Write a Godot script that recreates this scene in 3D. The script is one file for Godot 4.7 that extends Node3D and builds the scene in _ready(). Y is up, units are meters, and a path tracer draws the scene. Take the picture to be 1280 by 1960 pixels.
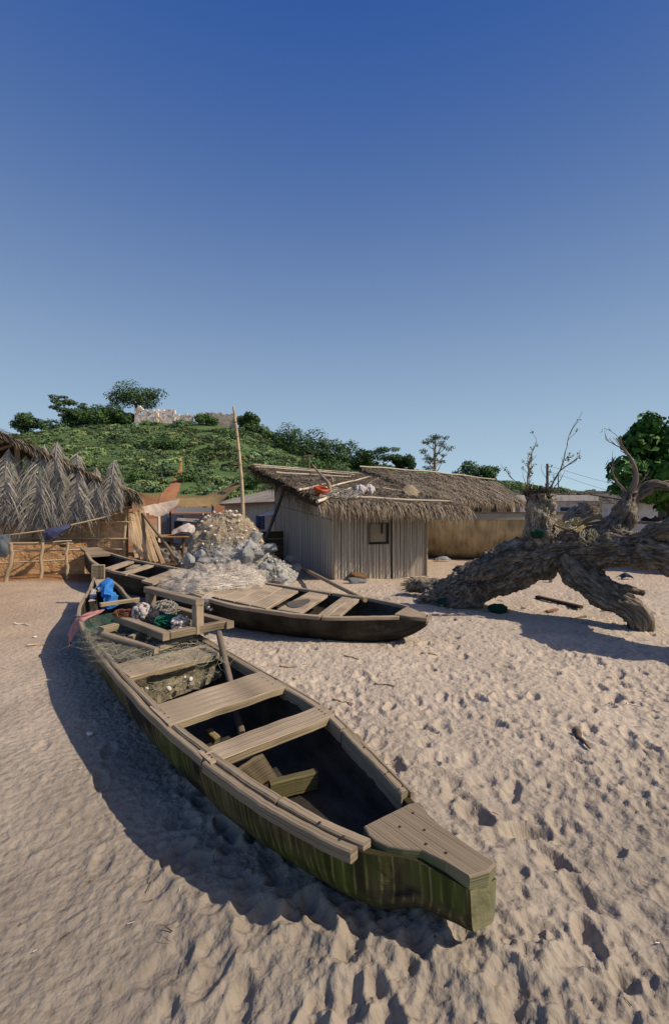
extends Node3D
# A beach village: two plank-topped dugout canoes on trampled sand, thatched huts, a fallen tree, a green hill with a ruined fort.
const F := 830.0      # focal length in photo pixels, used to turn measured pixels into metres
const EYE := 1.7
var rng := RandomNumberGenerator.new()
var nz := FastNoiseLite.new()
var rid := FastNoiseLite.new()
var cel := FastNoiseLite.new()
var M := {}
var used := {}
var stamps := PackedFloat32Array()
const SX0 := -9.0
const SD0 := 0.2
const SC := 0.016
const SW := 1125
const SH := 900

class MB:
	var v := PackedVector3Array()
	var n := PackedVector3Array()
	var uv := PackedVector2Array()
	var c := PackedColorArray()
	var ix := PackedInt32Array()
	func quad(a: Vector3, b: Vector3, d: Vector3, e: Vector3, col := Color.WHITE, ua := Vector2.ZERO, ub := Vector2(0, 1), ud := Vector2(1, 1), ue := Vector2(1, 0)) -> void:
		var k := v.size()
		var nn := (d - a).cross(b - e).normalized()
		v.append_array([a, b, d, e])
		n.append_array([nn, nn, nn, nn])
		uv.append_array([ua, ub, ud, ue])
		c.append_array([col, col, col, col])
		ix.append_array([k, k + 1, k + 2, k, k + 2, k + 3])
	func tri(a: Vector3, b: Vector3, d: Vector3, col := Color.WHITE) -> void:
		var k := v.size()
		var nn := (d - a).cross(b - a).normalized()
		v.append_array([a, b, d])
		n.append_array([nn, nn, nn])
		uv.append_array([Vector2(a.x, a.z), Vector2(b.x, b.z), Vector2(d.x, d.z)])
		c.append_array([col, col, col])
		ix.append_array([k, k + 1, k + 2])
	# rows x cols points, smooth; cols wrap when closed
	func grid(p: PackedVector3Array, rows: int, cols: int, cols_c: PackedColorArray, uvs: PackedVector2Array, closed := false) -> void:
		var k := v.size()
		var nn := PackedVector3Array()
		nn.resize(p.size())
		var cc := cols if closed else cols - 1
		for r in rows - 1:
			for q in cc:
				var i0 := r * cols + q
				var i1 := r * cols + (q + 1) % cols
				var i2 := i0 + cols
				var i3 := i1 + cols
				var fn := (p[i3] - p[i0]).cross(p[i1] - p[i2])
				nn[i0] += fn
				nn[i1] += fn
				nn[i2] += fn
				nn[i3] += fn
				ix.append_array([k + i0, k + i1, k + i3, k + i0, k + i3, k + i2])
		for i in nn.size():
			nn[i] = nn[i].normalized() if nn[i].length_squared() > 1e-20 else Vector3.UP
		v.append_array(p)
		n.append_array(nn)
		c.append_array(cols_c)
		uv.append_array(uvs)
	func mesh(m: Material) -> ArrayMesh:
		var am := ArrayMesh.new()
		var a := []
		a.resize(Mesh.ARRAY_MAX)
		a[Mesh.ARRAY_VERTEX] = v
		a[Mesh.ARRAY_NORMAL] = n
		a[Mesh.ARRAY_TEX_UV] = uv
		a[Mesh.ARRAY_COLOR] = c
		a[Mesh.ARRAY_INDEX] = ix
		am.add_surface_from_arrays(Mesh.PRIMITIVE_TRIANGLES, a)
		am.surface_set_material(0, m)
		return am

# ---------- measuring: photo pixel + height (or depth) -> metres
func P(u: float, w: float, h: float) -> Vector3:
	var d := (EYE - h) * F / (w - 980.0)
	return Vector3((u - 640.0) * d / F, h, -d)
func D(u: float, w: float, d: float) -> Vector3:
	return Vector3((u - 640.0) * d / F, EYE + (980.0 - w) * d / F, -d)
func W(x: float, d: float, h: float) -> Vector3:
	return Vector3(x, h, -d)
func rf(a: float, b: float) -> float:
	return rng.randf_range(a, b)
func g3(r: float, g: float, b: float, k := 1.0) -> Color:
	return Color(r * k, g * k, b * k)

# ---------- naming
func numbered(s: String) -> String:
	if not used.has(s):
		used[s] = 0
		return s
	used[s] += 1
	return "%s_%03d" % [s, used[s]]
func tag(o: Node, label: String, category := "", group := "", kind := "") -> Node:
	o.set_meta("label", label)
	if category: o.set_meta("category", category)
	if group: o.set_meta("group", group)
	if kind: o.set_meta("kind", kind)
	return o
func thing(called: String, label: String, category: String, at := Vector3.ZERO, group := "") -> Node3D:
	var o := Node3D.new()
	o.name = numbered(called)
	add_child(o)
	o.position = at
	tag(o, label, category, group)
	return o
# a mesh as a part of a thing; geometry is given in world metres and moved into the thing's frame
func part(called: String, mb: MB, m: Material, parent: Node3D, kind := "") -> MeshInstance3D:
	var o := MeshInstance3D.new()
	o.name = called
	var off := parent.position
	if parent.get_parent() != self and parent is MeshInstance3D:
		off = Vector3.ZERO
		var q: Node = parent
		while q != self:
			off += (q as Node3D).position
			q = q.get_parent()
	if off != Vector3.ZERO:
		for i in mb.v.size():
			mb.v[i] -= off
	o.mesh = mb.mesh(m)
	parent.add_child(o, true)
	if kind: o.set_meta("kind", kind)
	return o
func single(called: String, mb: MB, m: Material, label: String, category: String, group := "", kind := "") -> MeshInstance3D:
	var o := MeshInstance3D.new()
	o.name = numbered(called)
	var lo := Vector3(1e9, 1e9, 1e9)
	var hi := -lo
	for p in mb.v:
		lo = lo.min(p)
		hi = hi.max(p)
	var base := Vector3((lo.x + hi.x) / 2, lo.y, (lo.z + hi.z) / 2)
	for i in mb.v.size():
		mb.v[i] -= base
	o.mesh = mb.mesh(m)
	o.position = base
	add_child(o)
	tag(o, label, category, group, kind)
	return o
func structure(called: String, mb: MB, m: Material, label: String) -> MeshInstance3D:
	var o := MeshInstance3D.new()
	o.name = numbered(called)
	o.mesh = mb.mesh(m)
	add_child(o)
	tag(o, label, "", "", "structure")
	return o
func copies(called: String, mesh: Mesh, xf: Array, cols: Array, parent: Node3D, kind := "stuff") -> MultiMeshInstance3D:
	var mm := MultiMesh.new()
	mm.transform_format = MultiMesh.TRANSFORM_3D
	mm.use_colors = true
	mm.mesh = mesh
	mm.instance_count = xf.size()
	for i in xf.size():
		mm.set_instance_transform(i, xf[i])
		mm.set_instance_color(i, cols[i])
	var o := MultiMeshInstance3D.new()
	o.name = called
	o.multimesh = mm
	parent.add_child(o, true)
	if kind: o.set_meta("kind", kind)
	return o

# ---------- shapes
func frame_of(path: PackedVector3Array, up := Vector3.UP) -> Array:
	var out := []
	var last := up
	for i in path.size():
		var t := (path[mini(i + 1, path.size() - 1)] - path[maxi(i - 1, 0)]).normalized()
		var s := t.cross(last)
		if s.length() < 1e-4: s = t.cross(Vector3(0.3, 0.2, 1))
		s = s.normalized()
		var uu := s.cross(t).normalized()
		last = uu
		out.append([s, uu, t])
	return out
func smooth_path(pts: Array, n: int) -> PackedVector3Array:
	var cv := Curve3D.new()
	for i in pts.size():
		var a: Vector3 = pts[maxi(i - 1, 0)]
		var b: Vector3 = pts[mini(i + 1, pts.size() - 1)]
		var tg := (b - a) / 6.0
		cv.add_point(pts[i], -tg, tg)
	cv.bake_interval = 0.02
	var L := cv.get_baked_length()
	var out := PackedVector3Array()
	for i in n:
		out.append(cv.sample_baked(L * i / (n - 1.0), true))
	return out
func lerp_list(a: Array, t: float) -> float:
	var x := t * (a.size() - 1)
	var i := mini(int(x), a.size() - 2) if a.size() > 1 else 0
	if a.size() == 1: return a[0]
	return lerpf(a[i], a[i + 1], x - i)
# round limb; bark > 0 gives ridged relief
func tube(mb: MB, path: PackedVector3Array, radii: Array, sides := 7, col := Color.WHITE, bark := 0.0, lump := 0.0, vary := 0.15, flat := 1.0) -> void:
	var fr := frame_of(path)
	var p := PackedVector3Array()
	var cs := PackedColorArray()
	var uvs := PackedVector2Array()
	var L := 0.0
	var so := rf(0, 50)
	for i in path.size():
		if i > 0: L += path[i].distance_to(path[i - 1])
		var r := lerp_list(radii, float(i) / maxf(path.size() - 1, 1))
		for k in sides:
			var a := TAU * k / sides
			var dir: Vector3 = fr[i][0] * cos(a) + fr[i][1] * sin(a) * flat
			var rr := r
			var tone := 1.0 + vary * nz.get_noise_3d(so + L * 3.0, a * 2.0, r * 40.0) * 2.0
			if bark > 0.0:
				var ca := cos(a) * r
				var sa := sin(a) * r
				var b := rid.get_noise_3d(ca * 15.0 + so, sa * 15.0, L * 1.7 + nz.get_noise_2d(L, a) * 0.5)
				var b2 := nz.get_noise_3d(ca * 22.0, sa * 22.0 + so, L * 8.0)
				rr += bark * (b * 0.7 + b2 * 0.45 + 0.5 * rid.get_noise_3d(ca * 11.0 + so, sa * 11.0, L * 8.0 + 5.0)) + lump * nz.get_noise_3d(ca * 3.5 + so, sa * 3.5, L * 2.6) + lump * 0.6 * absf(nz.get_noise_3d(ca * 8.0 + so, sa * 8.0, L * 6.5))
				tone *= 0.8 + 0.5 * b
			p.append(path[i] + dir * rr)
			cs.append(Color(col.r * tone, col.g * tone, col.b * tone))
			uvs.append(Vector2(L, float(k) / sides * TAU * r))
	mb.grid(p, path.size(), sides, cs, uvs, true)
	for e in [0, path.size() - 1]:
		for k in sides:
			var c0 := path[e]
			var q0: Vector3 = p[e * sides + k]
			var q1: Vector3 = p[e * sides + (k + 1) % sides]
			if e == 0: mb.tri(c0, q0, q1, col)
			else: mb.tri(c0, q1, q0, col)
func pole(mb: MB, a: Vector3, b: Vector3, r0: float, r1: float, col := Color.WHITE, sides := 7, wob := 0.0) -> void:
	var n := 2 if wob == 0.0 else 9
	var path := PackedVector3Array()
	var s := rf(0, 99)
	for i in n:
		var t := i / (n - 1.0)
		var w := Vector3(nz.get_noise_2d(s + t * 1.6, 0), nz.get_noise_2d(s + t * 1.6, 9) * 0.5, nz.get_noise_2d(s + t * 1.6, 18)) * wob
		path.append(a.lerp(b, t) + w)
	tube(mb, path, [r0, r1], sides, col)
# board whose top is a-b-c-d (grain from a to b and d to c), worn bevelled edges
func slab(mb: MB, a: Vector3, b: Vector3, cc: Vector3, d: Vector3, th: float, col := Color.WHITE, wear := 0.004, n := 14) -> void:
	var up := (b - a).cross(d - a).normalized()
	if up.y < 0 or (absf(up.y) < 0.01 and up.z < 0): up = -up
	var prof := [[0.0, -0.006], [0.006, 0.0], [-0.006, 0.0], [0.0, -0.006], [0.0, -th + 0.004], [-0.004, -th], [0.004, -th], [0.0, -th + 0.004]]
	var sd := rf(0, 99)
	var rows := []
	for i in n + 1:
		var t := float(i) / n
		var l := a.lerp(b, t)
		var r := d.lerp(cc, t)
		var ac := (r - l)
		var w := ac.length()
		ac = ac / maxf(w, 1e-5)
		var j0 := wear * nz.get_noise_2d(sd + t * 3.0, 3.0) * 1.3
		var j1 := wear * nz.get_noise_2d(sd + t * 3.0, 30.0) * 1.3
		var row := PackedVector3Array()
		for q in 8:
			var right: bool = q in [2, 3, 4, 5]
			var base := r if right else l
			row.append(base + ac * (prof[q][0] + (j1 if right else j0)) + up * (prof[q][1] + (j1 if right else j0) * 0.6))
		rows.append(row)
	var L := a.distance_to(b)
	var vo := rf(0, 3)
	var steps := PackedFloat32Array()
	for q in 8: steps.append(rows[0][q].distance_to(rows[0][(q + 1) % 8]))
	for i in n:
		var u0 := L * i / n + sd
		var u1 := L * (i + 1) / n + sd
		var vv := vo
		for q in 8:
			var q1 := (q + 1) % 8
			var step: float = steps[q]
			mb.quad(rows[i][q], rows[i][q1], rows[i + 1][q1], rows[i + 1][q], col, Vector2(u0, vv), Vector2(u0, vv + step), Vector2(u1, vv + step), Vector2(u1, vv))
			var k4 := mb.c.size() - 4
			var under_tone := 0.82 if q > 3 else 1.0  # underside and one long side of each board are darker
			for z in 4:
				var tz := 1.0 + 0.45 * nz.get_noise_2d(u0 * 2.6 if z < 2 else u1 * 2.6, (0.0 if (z == 0 or z == 3) else 1.0) * (5.0 if q == 1 else 0.0) + q * 9.0)
				mb.c[k4 + z] = Color(col.r * tz * under_tone, col.g * tz * under_tone, col.b * tz * under_tone * (0.9 if q > 3 else 1.0))
			vv += step
	for e in [0, n]:
		var r: PackedVector3Array = rows[e]
		var dk := Color(col.r * 0.9, col.g * 0.9, col.b * 0.9)
		for q in [[0, 1, 2, 3], [7, 0, 3, 4], [6, 7, 4, 5]]:
			mb.quad(r[q[0]], r[q[1]], r[q[2]], r[q[3]], dk, Vector2(0, 0), Vector2(0, 0.01), Vector2(0.04, 0.01), Vector2(0.04, 0))
# squared timber between two points
func beam(mb: MB, a: Vector3, b: Vector3, w: float, h: float, col := Color.WHITE, up := Vector3.UP) -> void:
	var t := (b - a).normalized()
	var s := t.cross(up).normalized()
	var uu := s.cross(t).normalized()
	var o := uu * h / 2
	slab(mb, a + s * w / 2 + o, b + s * w / 2 + o, b - s * w / 2 + o, a - s * w / 2 + o, h, col, 0.003, 6)
func box(mb: MB, lo: Vector3, hi: Vector3, col := Color.WHITE, turn := 0.0, about := Vector3.ZERO) -> void:
	var q := []
	for i in 8:
		var p := Vector3(hi.x if i & 1 else lo.x, hi.y if i & 2 else lo.y, hi.z if i & 4 else lo.z)
		q.append(about + (p - about).rotated(Vector3.UP, turn) if turn != 0.0 else p)
	for f in [[0, 1, 3, 2], [4, 6, 7, 5], [0, 4, 5, 1], [2, 3, 7, 6], [0, 2, 6, 4], [1, 5, 7, 3]]:
		var a: Vector3 = q[f[0]]
		var b: Vector3 = q[f[1]]
		var c2: Vector3 = q[f[2]]
		var d: Vector3 = q[f[3]]
		var l1 := a.distance_to(b)
		var l2 := b.distance_to(c2)
		mb.quad(a, b, c2, d, col, Vector2(0, 0), Vector2(l1, 0), Vector2(l1, l2), Vector2(0, l2))
# wall of thickness th standing on the line a-b between heights y0 and y1
func wall(mb: MB, a: Vector3, b: Vector3, y0: float, y1a: float, y1b: float, th: float, col := Color.WHITE) -> void:
	var t := (b - a)
	t.y = 0
	var s := t.normalized().cross(Vector3.UP) * th / 2
	var A := Vector3(a.x, y0, a.z)
	var B := Vector3(b.x, y0, b.z)
	var A1 := Vector3(a.x, y1a, a.z)
	var B1 := Vector3(b.x, y1b, b.z)
	mb.quad(A + s, A1 + s, B1 + s, B + s, col)
	mb.quad(B - s, B1 - s, A1 - s, A - s, col)
	mb.quad(A1 + s, A1 - s, B1 - s, B1 + s, col)
	mb.quad(A - s, A1 - s, A1 + s, A + s, col)
	mb.quad(B + s, B1 + s, B1 - s, B - s, col)
func rock(mb: MB, at: Vector3, size: Vector3, col: Color) -> void:
	var pl := []
	for i in 14:
		var pn := Vector3(rf(-1, 1), rf(-1, 1), rf(-1, 1))
		if i < 6: pn = Vector3([1, -1, 0, 0, 0, 0][i], [0, 0, 1, -1, 0, 0][i], [0, 0, 0, 0, 1, -1][i]) + pn * 0.8
		pl.append([pn.normalized(), rf(0.55, 0.85)])
	var tw := rf(0, TAU)
	var rows := 13
	var cols := 20
	var p := []
	for r in rows:
		var la := PI * r / (rows - 1) - PI / 2
		for k in cols:
			var lo := TAU * k / cols
			var d := Vector3(cos(la) * cos(lo), sin(la), cos(la) * sin(lo))
			var q := 1.25
			for e in pl:
				var dp: float = d.dot(e[0])
				if dp > 0.05: q = minf(q, e[1] / dp)
			p.append(at + (d * q * (1.0 + 0.05 * nz.get_noise_3dv(d * 3.0 + at * 9.0)) * size).rotated(Vector3.UP, tw))
	for r in rows - 1:
		for k in cols:
			var k1 := (k + 1) % cols
			var tone := 0.9 + 0.2 * rng.randf()
			mb.quad(p[r * cols + k], p[r * cols + k1], p[(r + 1) * cols + k1], p[(r + 1) * cols + k], col * tone)
func blob(mb: MB, at: Vector3, size: Vector3, col: Color, amp := 0.2, freq := 2.0, rows := 14, cols := 22) -> void:
	var p := PackedVector3Array()
	var cs := PackedColorArray()
	var uvs := PackedVector2Array()
	for r in rows:
		var la := PI * r / (rows - 1) - PI / 2
		for k in cols:
			var lo := TAU * k / cols
			var d := Vector3(cos(la) * cos(lo), sin(la), cos(la) * sin(lo))
			var q := 1.0 + amp * nz.get_noise_3dv(d * freq + at * 7.0) * 2.0
			p.append(at + d * q * size)
			var tn := 0.85 + 0.4 * nz.get_noise_3dv(d * freq * 3.0 + at * 3.0)
			cs.append(Color(col.r * tn, col.g * tn, col.b * tn))
			uvs.append(Vector2(lo, la))
	mb.grid(p, rows, cols, cs, uvs, true)
# a sheet draped through rows of points
func cloth(mb: MB, rows: Array, per: int, n: int, col: Color, wrinkle := 0.01) -> void:
	var p := PackedVector3Array()
	var cs := PackedColorArray()
	var uvs := PackedVector2Array()
	var lines := []
	for r in rows:
		lines.append(smooth_path(r, per))
	for i in n:
		for k in per:
			var col_pts := []
			for l in lines: col_pts.append(l[k])
			var x := float(i) / (n - 1) * (lines.size() - 1)
			var a := mini(int(x), lines.size() - 2)
			var q: Vector3 = (col_pts[a] as Vector3).cubic_interpolate(col_pts[a + 1], col_pts[maxi(a - 1, 0)], col_pts[mini(a + 2, lines.size() - 1)], x - a)
			var w := nz.get_noise_3dv(q * 9.0) + 0.6 * rid.get_noise_3dv(q * 5.0)
			q += Vector3(w, w * 0.6, nz.get_noise_3dv(q * 8.0 + Vector3(50, 0, 0))) * wrinkle
			p.append(q)
			var tn := 0.9 + 0.25 * nz.get_noise_3dv(q * 3.0)
			cs.append(Color(col.r * tn, col.g * tn, col.b * tn))
			uvs.append(Vector2(float(k) / per, float(i) / n))
	mb.grid(p, n, per, cs, uvs)
func ribbon(mb: MB, pts: PackedVector3Array, w: float, col: Color, side := Vector3.ZERO) -> void:
	for i in pts.size() - 1:
		var t := (pts[i + 1] - pts[i]).normalized()
		var s := t.cross(Vector3(0.3, 0.4, 1.0)).normalized() if side == Vector3.ZERO else side
		var w0 := w * (1.0 - 0.75 * float(i) / (pts.size() - 1))
		var w1 := w * (1.0 - 0.75 * float(i + 1) / (pts.size() - 1))
		mb.quad(pts[i] - s * w0, pts[i] + s * w0, pts[i + 1] + s * w1, pts[i + 1] - s * w1, col)

# ---------- materials
func noise_tex(freq: float, ramp: Array, octaves := 5, type := FastNoiseLite.TYPE_SIMPLEX_SMOOTH, fract := FastNoiseLite.FRACTAL_FBM, size := 512, sd := 1) -> NoiseTexture2D:
	var n := FastNoiseLite.new()
	n.seed = sd
	n.noise_type = type
	n.frequency = freq
	n.fractal_type = fract
	n.fractal_octaves = octaves
	var t := NoiseTexture2D.new()
	t.width = size
	t.height = size
	t.seamless = true
	t.noise = n
	if ramp.size():
		var g := Gradient.new()
		var offs := PackedFloat32Array()
		var cs := PackedColorArray()
		for r in ramp:
			offs.append(r[0])
			cs.append((r[1] as Color).linear_to_srgb())
		g.offsets = offs
		g.colors = cs
		t.color_ramp = g
	return t
func mat(called: String, col: Color, rough := 0.9, tex: Texture2D = null, bump: Texture2D = null, bump_cm := 0.3, uvs := Vector3.ONE, tri := false) -> StandardMaterial3D:
	var m := StandardMaterial3D.new()
	m.resource_name = called
	m.albedo_color = col.linear_to_srgb()
	m.roughness = rough
	m.metallic_specular = 0.3
	m.vertex_color_use_as_albedo = true
	m.cull_mode = BaseMaterial3D.CULL_DISABLED
	if tex: m.albedo_texture = tex
	if bump:
		m.heightmap_enabled = true
		m.heightmap_texture = bump
		m.heightmap_scale = bump_cm
	m.uv1_scale = uvs
	if tri:
		m.uv1_triplanar = true
		m.uv1_world_triplanar = true
	M[called] = m
	return m
func make_materials() -> void:
	var grain := noise_tex(0.012, [[0.0, g3(.30, .27, .24)], [0.2, g3(.64, .61, .57)], [0.36, g3(.88, .86, .83)], [0.5, g3(.95, .93, .90)], [0.75, g3(1.0, .99, .97)], [1.0, g3(.82, .79, .75)]], 6)
	var grain_h := noise_tex(0.012, [], 6)
	var fine := noise_tex(0.03, [], 5, FastNoiseLite.TYPE_SIMPLEX_SMOOTH, FastNoiseLite.FRACTAL_FBM, 512, 5)
	var blot := noise_tex(0.01, [[0.0, g3(.6, .58, .55)], [0.5, g3(.95, .95, .95)], [1.0, g3(1.1, 1.08, 1.05)]], 5, FastNoiseLite.TYPE_SIMPLEX_SMOOTH, FastNoiseLite.FRACTAL_FBM, 512, 7)
	var crack := noise_tex(0.02, [], 4, FastNoiseLite.TYPE_SIMPLEX_SMOOTH, FastNoiseLite.FRACTAL_RIDGED, 512, 9)
	mat("wood", g3(1, 1, 1), 0.85, grain, grain_h, 0.3, Vector3(0.16, 15.0, 1))
	mat("hull", g3(1, 1, 1), 0.8, blot, fine, 0.5, Vector3(0.9, 0.9, 1))
	var sand_t := noise_tex(0.02, [[0.0, g3(.72, .70, .68)], [0.45, g3(.93, .92, .91)], [1.0, g3(1.0, 1.0, 1.0)]], 7, FastNoiseLite.TYPE_SIMPLEX_SMOOTH, FastNoiseLite.FRACTAL_FBM, 1024, 31)
	var sand_h := noise_tex(0.02, [], 7, FastNoiseLite.TYPE_SIMPLEX_SMOOTH, FastNoiseLite.FRACTAL_FBM, 1024, 33)
	mat("sand", g3(1, 1, 1), 1.0, sand_t, sand_h, 1.5, Vector3(0.62, 0.62, 1))
	mat("soil", g3(1, 1, 1), 1.0, blot, fine, 4.0, Vector3(0.5, 0.5, 0.5), true)
	mat("mud", g3(1, 1, 1), 1.0, blot, crack, 1.6, Vector3(0.8, 0.8, 0.8), true)
	mat("plaster", g3(1, 1, 1), 0.9, blot, fine, 0.6, Vector3(0.3, 0.3, 0.3), true)
	var bark_t := noise_tex(0.016, [[0.0, g3(.10, .085, .07)], [0.3, g3(.42, .39, .36)], [0.6, g3(.85, .83, .8)], [1.0, g3(1, 1, 1)]], 6, FastNoiseLite.TYPE_SIMPLEX_SMOOTH, FastNoiseLite.FRACTAL_RIDGED, 512, 17)
	mat("bark", g3(1, 1, 1), 0.95, bark_t, noise_tex(0.016, [], 6, FastNoiseLite.TYPE_SIMPLEX_SMOOTH, FastNoiseLite.FRACTAL_RIDGED, 512, 17), 5.0, Vector3(0.45, 3.6, 1))
	mat("straw", g3(1, 1, 1), 0.9)
	mat("leaf", g3(1, 1, 1), 0.7)
	M.leaf.backlight_enabled = true
	M.leaf.backlight = Color(0.25, 0.3, 0.12)
	mat("fabric", g3(1, 1, 1), 0.95, null, fine, 0.2, Vector3(4, 4, 1))
	mat("stone", g3(1, 1, 1), 0.9, blot, fine, 1.0, Vector3(3, 3, 3), true)
	mat("plain", g3(1, 1, 1), 0.8)
	mat("plastic", g3(1, 1, 1), 0.4)
	var net := noise_tex(0.05, [[0.0, Color(1, 1, 1, 0.06)], [0.45, Color(1, 1, 1, 0.12)], [0.65, Color(1, 1, 1, 0.32)], [1.0, Color(1, 1, 1, 0.8)]], 5, FastNoiseLite.TYPE_SIMPLEX_SMOOTH, FastNoiseLite.FRACTAL_RIDGED, 512, 12)
	mat("netting", g3(1, 1, 1), 0.9, net, fine, 0.5, Vector3(1.4, 1.4, 1.4), true)
	M.netting.transparency = BaseMaterial3D.TRANSPARENCY_ALPHA
	mat("skin", g3(1, 1, 1), 0.6)

# ---------- the ground
func macro_h(x: float, d: float) -> float:
	var h := 0.05 * nz.get_noise_2d(x * 0.35, d * 0.35) + 0.02 * nz.get_noise_2d(x * 1.1 + 40, d * 1.1)
	var q := Vector2(x - 0.62, d - 1.60)
	h += 0.10 * exp(-q.length_squared() / 0.30)
	return h * smoothstep(80.0, 20.0, d)
func stamp(x: float, d: float, rx: float, rd: float, turn: float, depth: float) -> void:
	var R := maxf(rx, rd) * 1.6
	var ct := cos(turn)
	var st := sin(turn)
	for j in range(maxi(0, int((d - R - SD0) / SC)), mini(SH, int((d + R - SD0) / SC) + 1)):
		for i in range(maxi(0, int((x - R - SX0) / SC)), mini(SW, int((x + R - SX0) / SC) + 1)):
			var px := SX0 + i * SC - x
			var pd := SD0 + j * SC - d
			var q := Vector2((px * ct + pd * st) / rx, (-px * st + pd * ct) / rd).length()
			if q > 1.6: continue
			var z := 0.0
			if q < 1.0: z = -depth * (1.0 - q * q * q)
			z += 0.45 * depth * exp(-pow((q - 1.12) / 0.2, 2))
			stamps[j * SW + i] = stamps[j * SW + i] + z
func make_stamps() -> void:
	stamps.resize(SW * SH)
	for k in 2600:                       # heel and toe pits all over the trampled side
		var d := 0.8 + 12.5 * pow(rng.randf(), 1.4)
		var x := rf(-0.35, 1.0) * (d * 0.85 + 0.9)
		if x < -0.55 * d and rng.randf() < 0.8: continue
		var r := rf(0.025, 0.075)
		stamp(x, d, r, r * rf(0.5, 1.9), rf(0, PI), rf(0.006, 0.02))
	for k in 330:                        # whole footprints
		var d := 0.9 + 11.0 * rng.randf()
		var x := rf(-0.8, 1.0) * (d * 0.8 + 0.6)
		if x < -0.4 * d and rng.randf() < 0.7: continue
		var t := rf(-0.9, 0.9)
		stamp(x, d, 0.05, 0.115, t, rf(0.015, 0.035))
	for k in 260:                        # clods
		var d := 0.8 + 5.0 * rng.randf()
		var r := rf(0.015, 0.05)
		stamp(rf(-1.0, 1.0) * (d * 0.9 + 0.5), d, r, r * rf(0.6, 1.3), rf(0, PI), -rf(0.006, 0.018))
	stamp(0.78, 2.42, 0.09, 0.12, 0.4, 0.05)
	stamp(1.02, 2.3, 0.14, 0.07, 0.2, 0.05)
func stamp_at(x: float, d: float) -> float:
	var fx := (x - SX0) / SC
	var fd := (d - SD0) / SC
	if fx < 0 or fd < 0 or fx >= SW - 1 or fd >= SH - 1: return 0.0
	var i := int(fx)
	var j := int(fd)
	var a := fx - i
	var b := fd - j
	var k := j * SW + i
	return lerpf(lerpf(stamps[k], stamps[k + 1], a), lerpf(stamps[k + SW], stamps[k + SW + 1], a), b)
func make_ground() -> void:
	make_stamps()
	var ds := PackedFloat32Array()
	var d := -3.0
	while d < 0.6:
		ds.append(d)
		d += 0.2
	while d < 900.0:
		ds.append(d)
		d += clampf(0.0062 * d * (1.0 if d < 9.0 else 1.0 + (d - 9.0) * 0.35), 0.007, 60.0)
	var cols := 700
	var p := PackedVector3Array()
	var cs := PackedColorArray()
	var uvs := PackedVector2Array()
	for dd in ds:
		var half := 1.0 * maxf(dd, 0.0) + 1.4 + maxf(0.0, dd - 30.0) * 1.0 + (10.0 if dd < 0.5 else 0.0)
		for k in cols:
			var x := (2.0 * k / (cols - 1.0) - 1.0) * half
			if k == 0: x -= 12.0 + dd
			if k == cols - 1: x += 12.0 + dd
			var h := macro_h(x, dd)
			var wl := smoothstep(-0.15, -0.75, x / maxf(dd, 0.5))        # the smoother left side
			if dd > 0.3 and dd < 16.0:
				var fade := smoothstep(16.0, 9.0, dd)
				var rx := x * 0.82 - dd * 0.57
				var ry := x * 0.57 + dd * 0.82
				var crust := rid.get_noise_2d(rx * 1.9 + 0.25 * nz.get_noise_2d(x * 4.0, dd * 4.0), ry * 3.2)
				var lumps := nz.get_noise_2d(x * 6.5, dd * 6.5)
				var fine := nz.get_noise_2d(x * 24.0, dd * 24.0)
				var a := lerpf(1.0, 0.35, wl) * (1.0 if dd < 3.0 else lerpf(1.0, 0.7, clampf((dd - 3.0) / 3.0, 0, 1)))
				var patch := smoothstep(-0.3, 0.4, nz.get_noise_2d(x * 0.9 + 7.0, dd * 0.9)) * 0.95 + 0.12
				var grit := rid.get_noise_2d(x * 13.0, dd * 13.0) if dd < 7.0 else 0.0
				h += fade * a * patch * (0.016 * crust * (1.0 - 0.85 * wl) + 0.016 * lumps * absf(lumps) * 2.0 + 0.009 * fine + 0.005 * grit)
				h += fade * stamp_at(x, dd) * (1.0 - 0.5 * wl)
			p.append(Vector3(x, h, -dd))
			var t := nz.get_noise_2d(x * 1.3, dd * 1.3) * 0.5 + nz.get_noise_2d(x * 9.0, dd * 9.0) * 0.35
			var base := Color(0.28, 0.247, 0.204).lerp(Color(0.43, 0.373, 0.307), smoothstep(1.3, 4.2, dd + 0.9 * nz.get_noise_2d(x * 0.7, dd * 0.7))) * (1.0 - 0.16 * smoothstep(0.3, -0.9, x / maxf(dd, 0.5)) * smoothstep(6.0, 2.5, dd))  # lens vignette put into the near sand's colour; left side also damp
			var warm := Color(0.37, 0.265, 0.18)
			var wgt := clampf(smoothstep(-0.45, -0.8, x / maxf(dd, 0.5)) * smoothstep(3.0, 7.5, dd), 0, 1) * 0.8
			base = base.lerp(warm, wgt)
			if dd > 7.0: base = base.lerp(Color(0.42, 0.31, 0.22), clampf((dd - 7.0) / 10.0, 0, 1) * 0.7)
			var nearwall := smoothstep(10.3, 11.0, dd) * smoothstep(-4.6, -5.6, x) * smoothstep(40.0, 20.0, dd)
			base = base.lerp(Color(0.25, 0.13, 0.06), nearwall)
			if dd > 30.0: base = base.lerp(Color(0.34, 0.18, 0.10), clampf((dd - 30.0) / 30.0, 0, 1))
			if dd > 130.0: base = base.lerp(Color(0.06, 0.09, 0.03), clampf((dd - 130.0) / 60.0, 0, 1))
			t = 1.0 + t * 0.22
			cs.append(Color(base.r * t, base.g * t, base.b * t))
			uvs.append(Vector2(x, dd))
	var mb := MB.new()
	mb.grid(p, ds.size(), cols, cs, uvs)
	structure("sand_ground", mb, M.sand, "trampled pale beach sand with footprints running back to the village")

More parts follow.
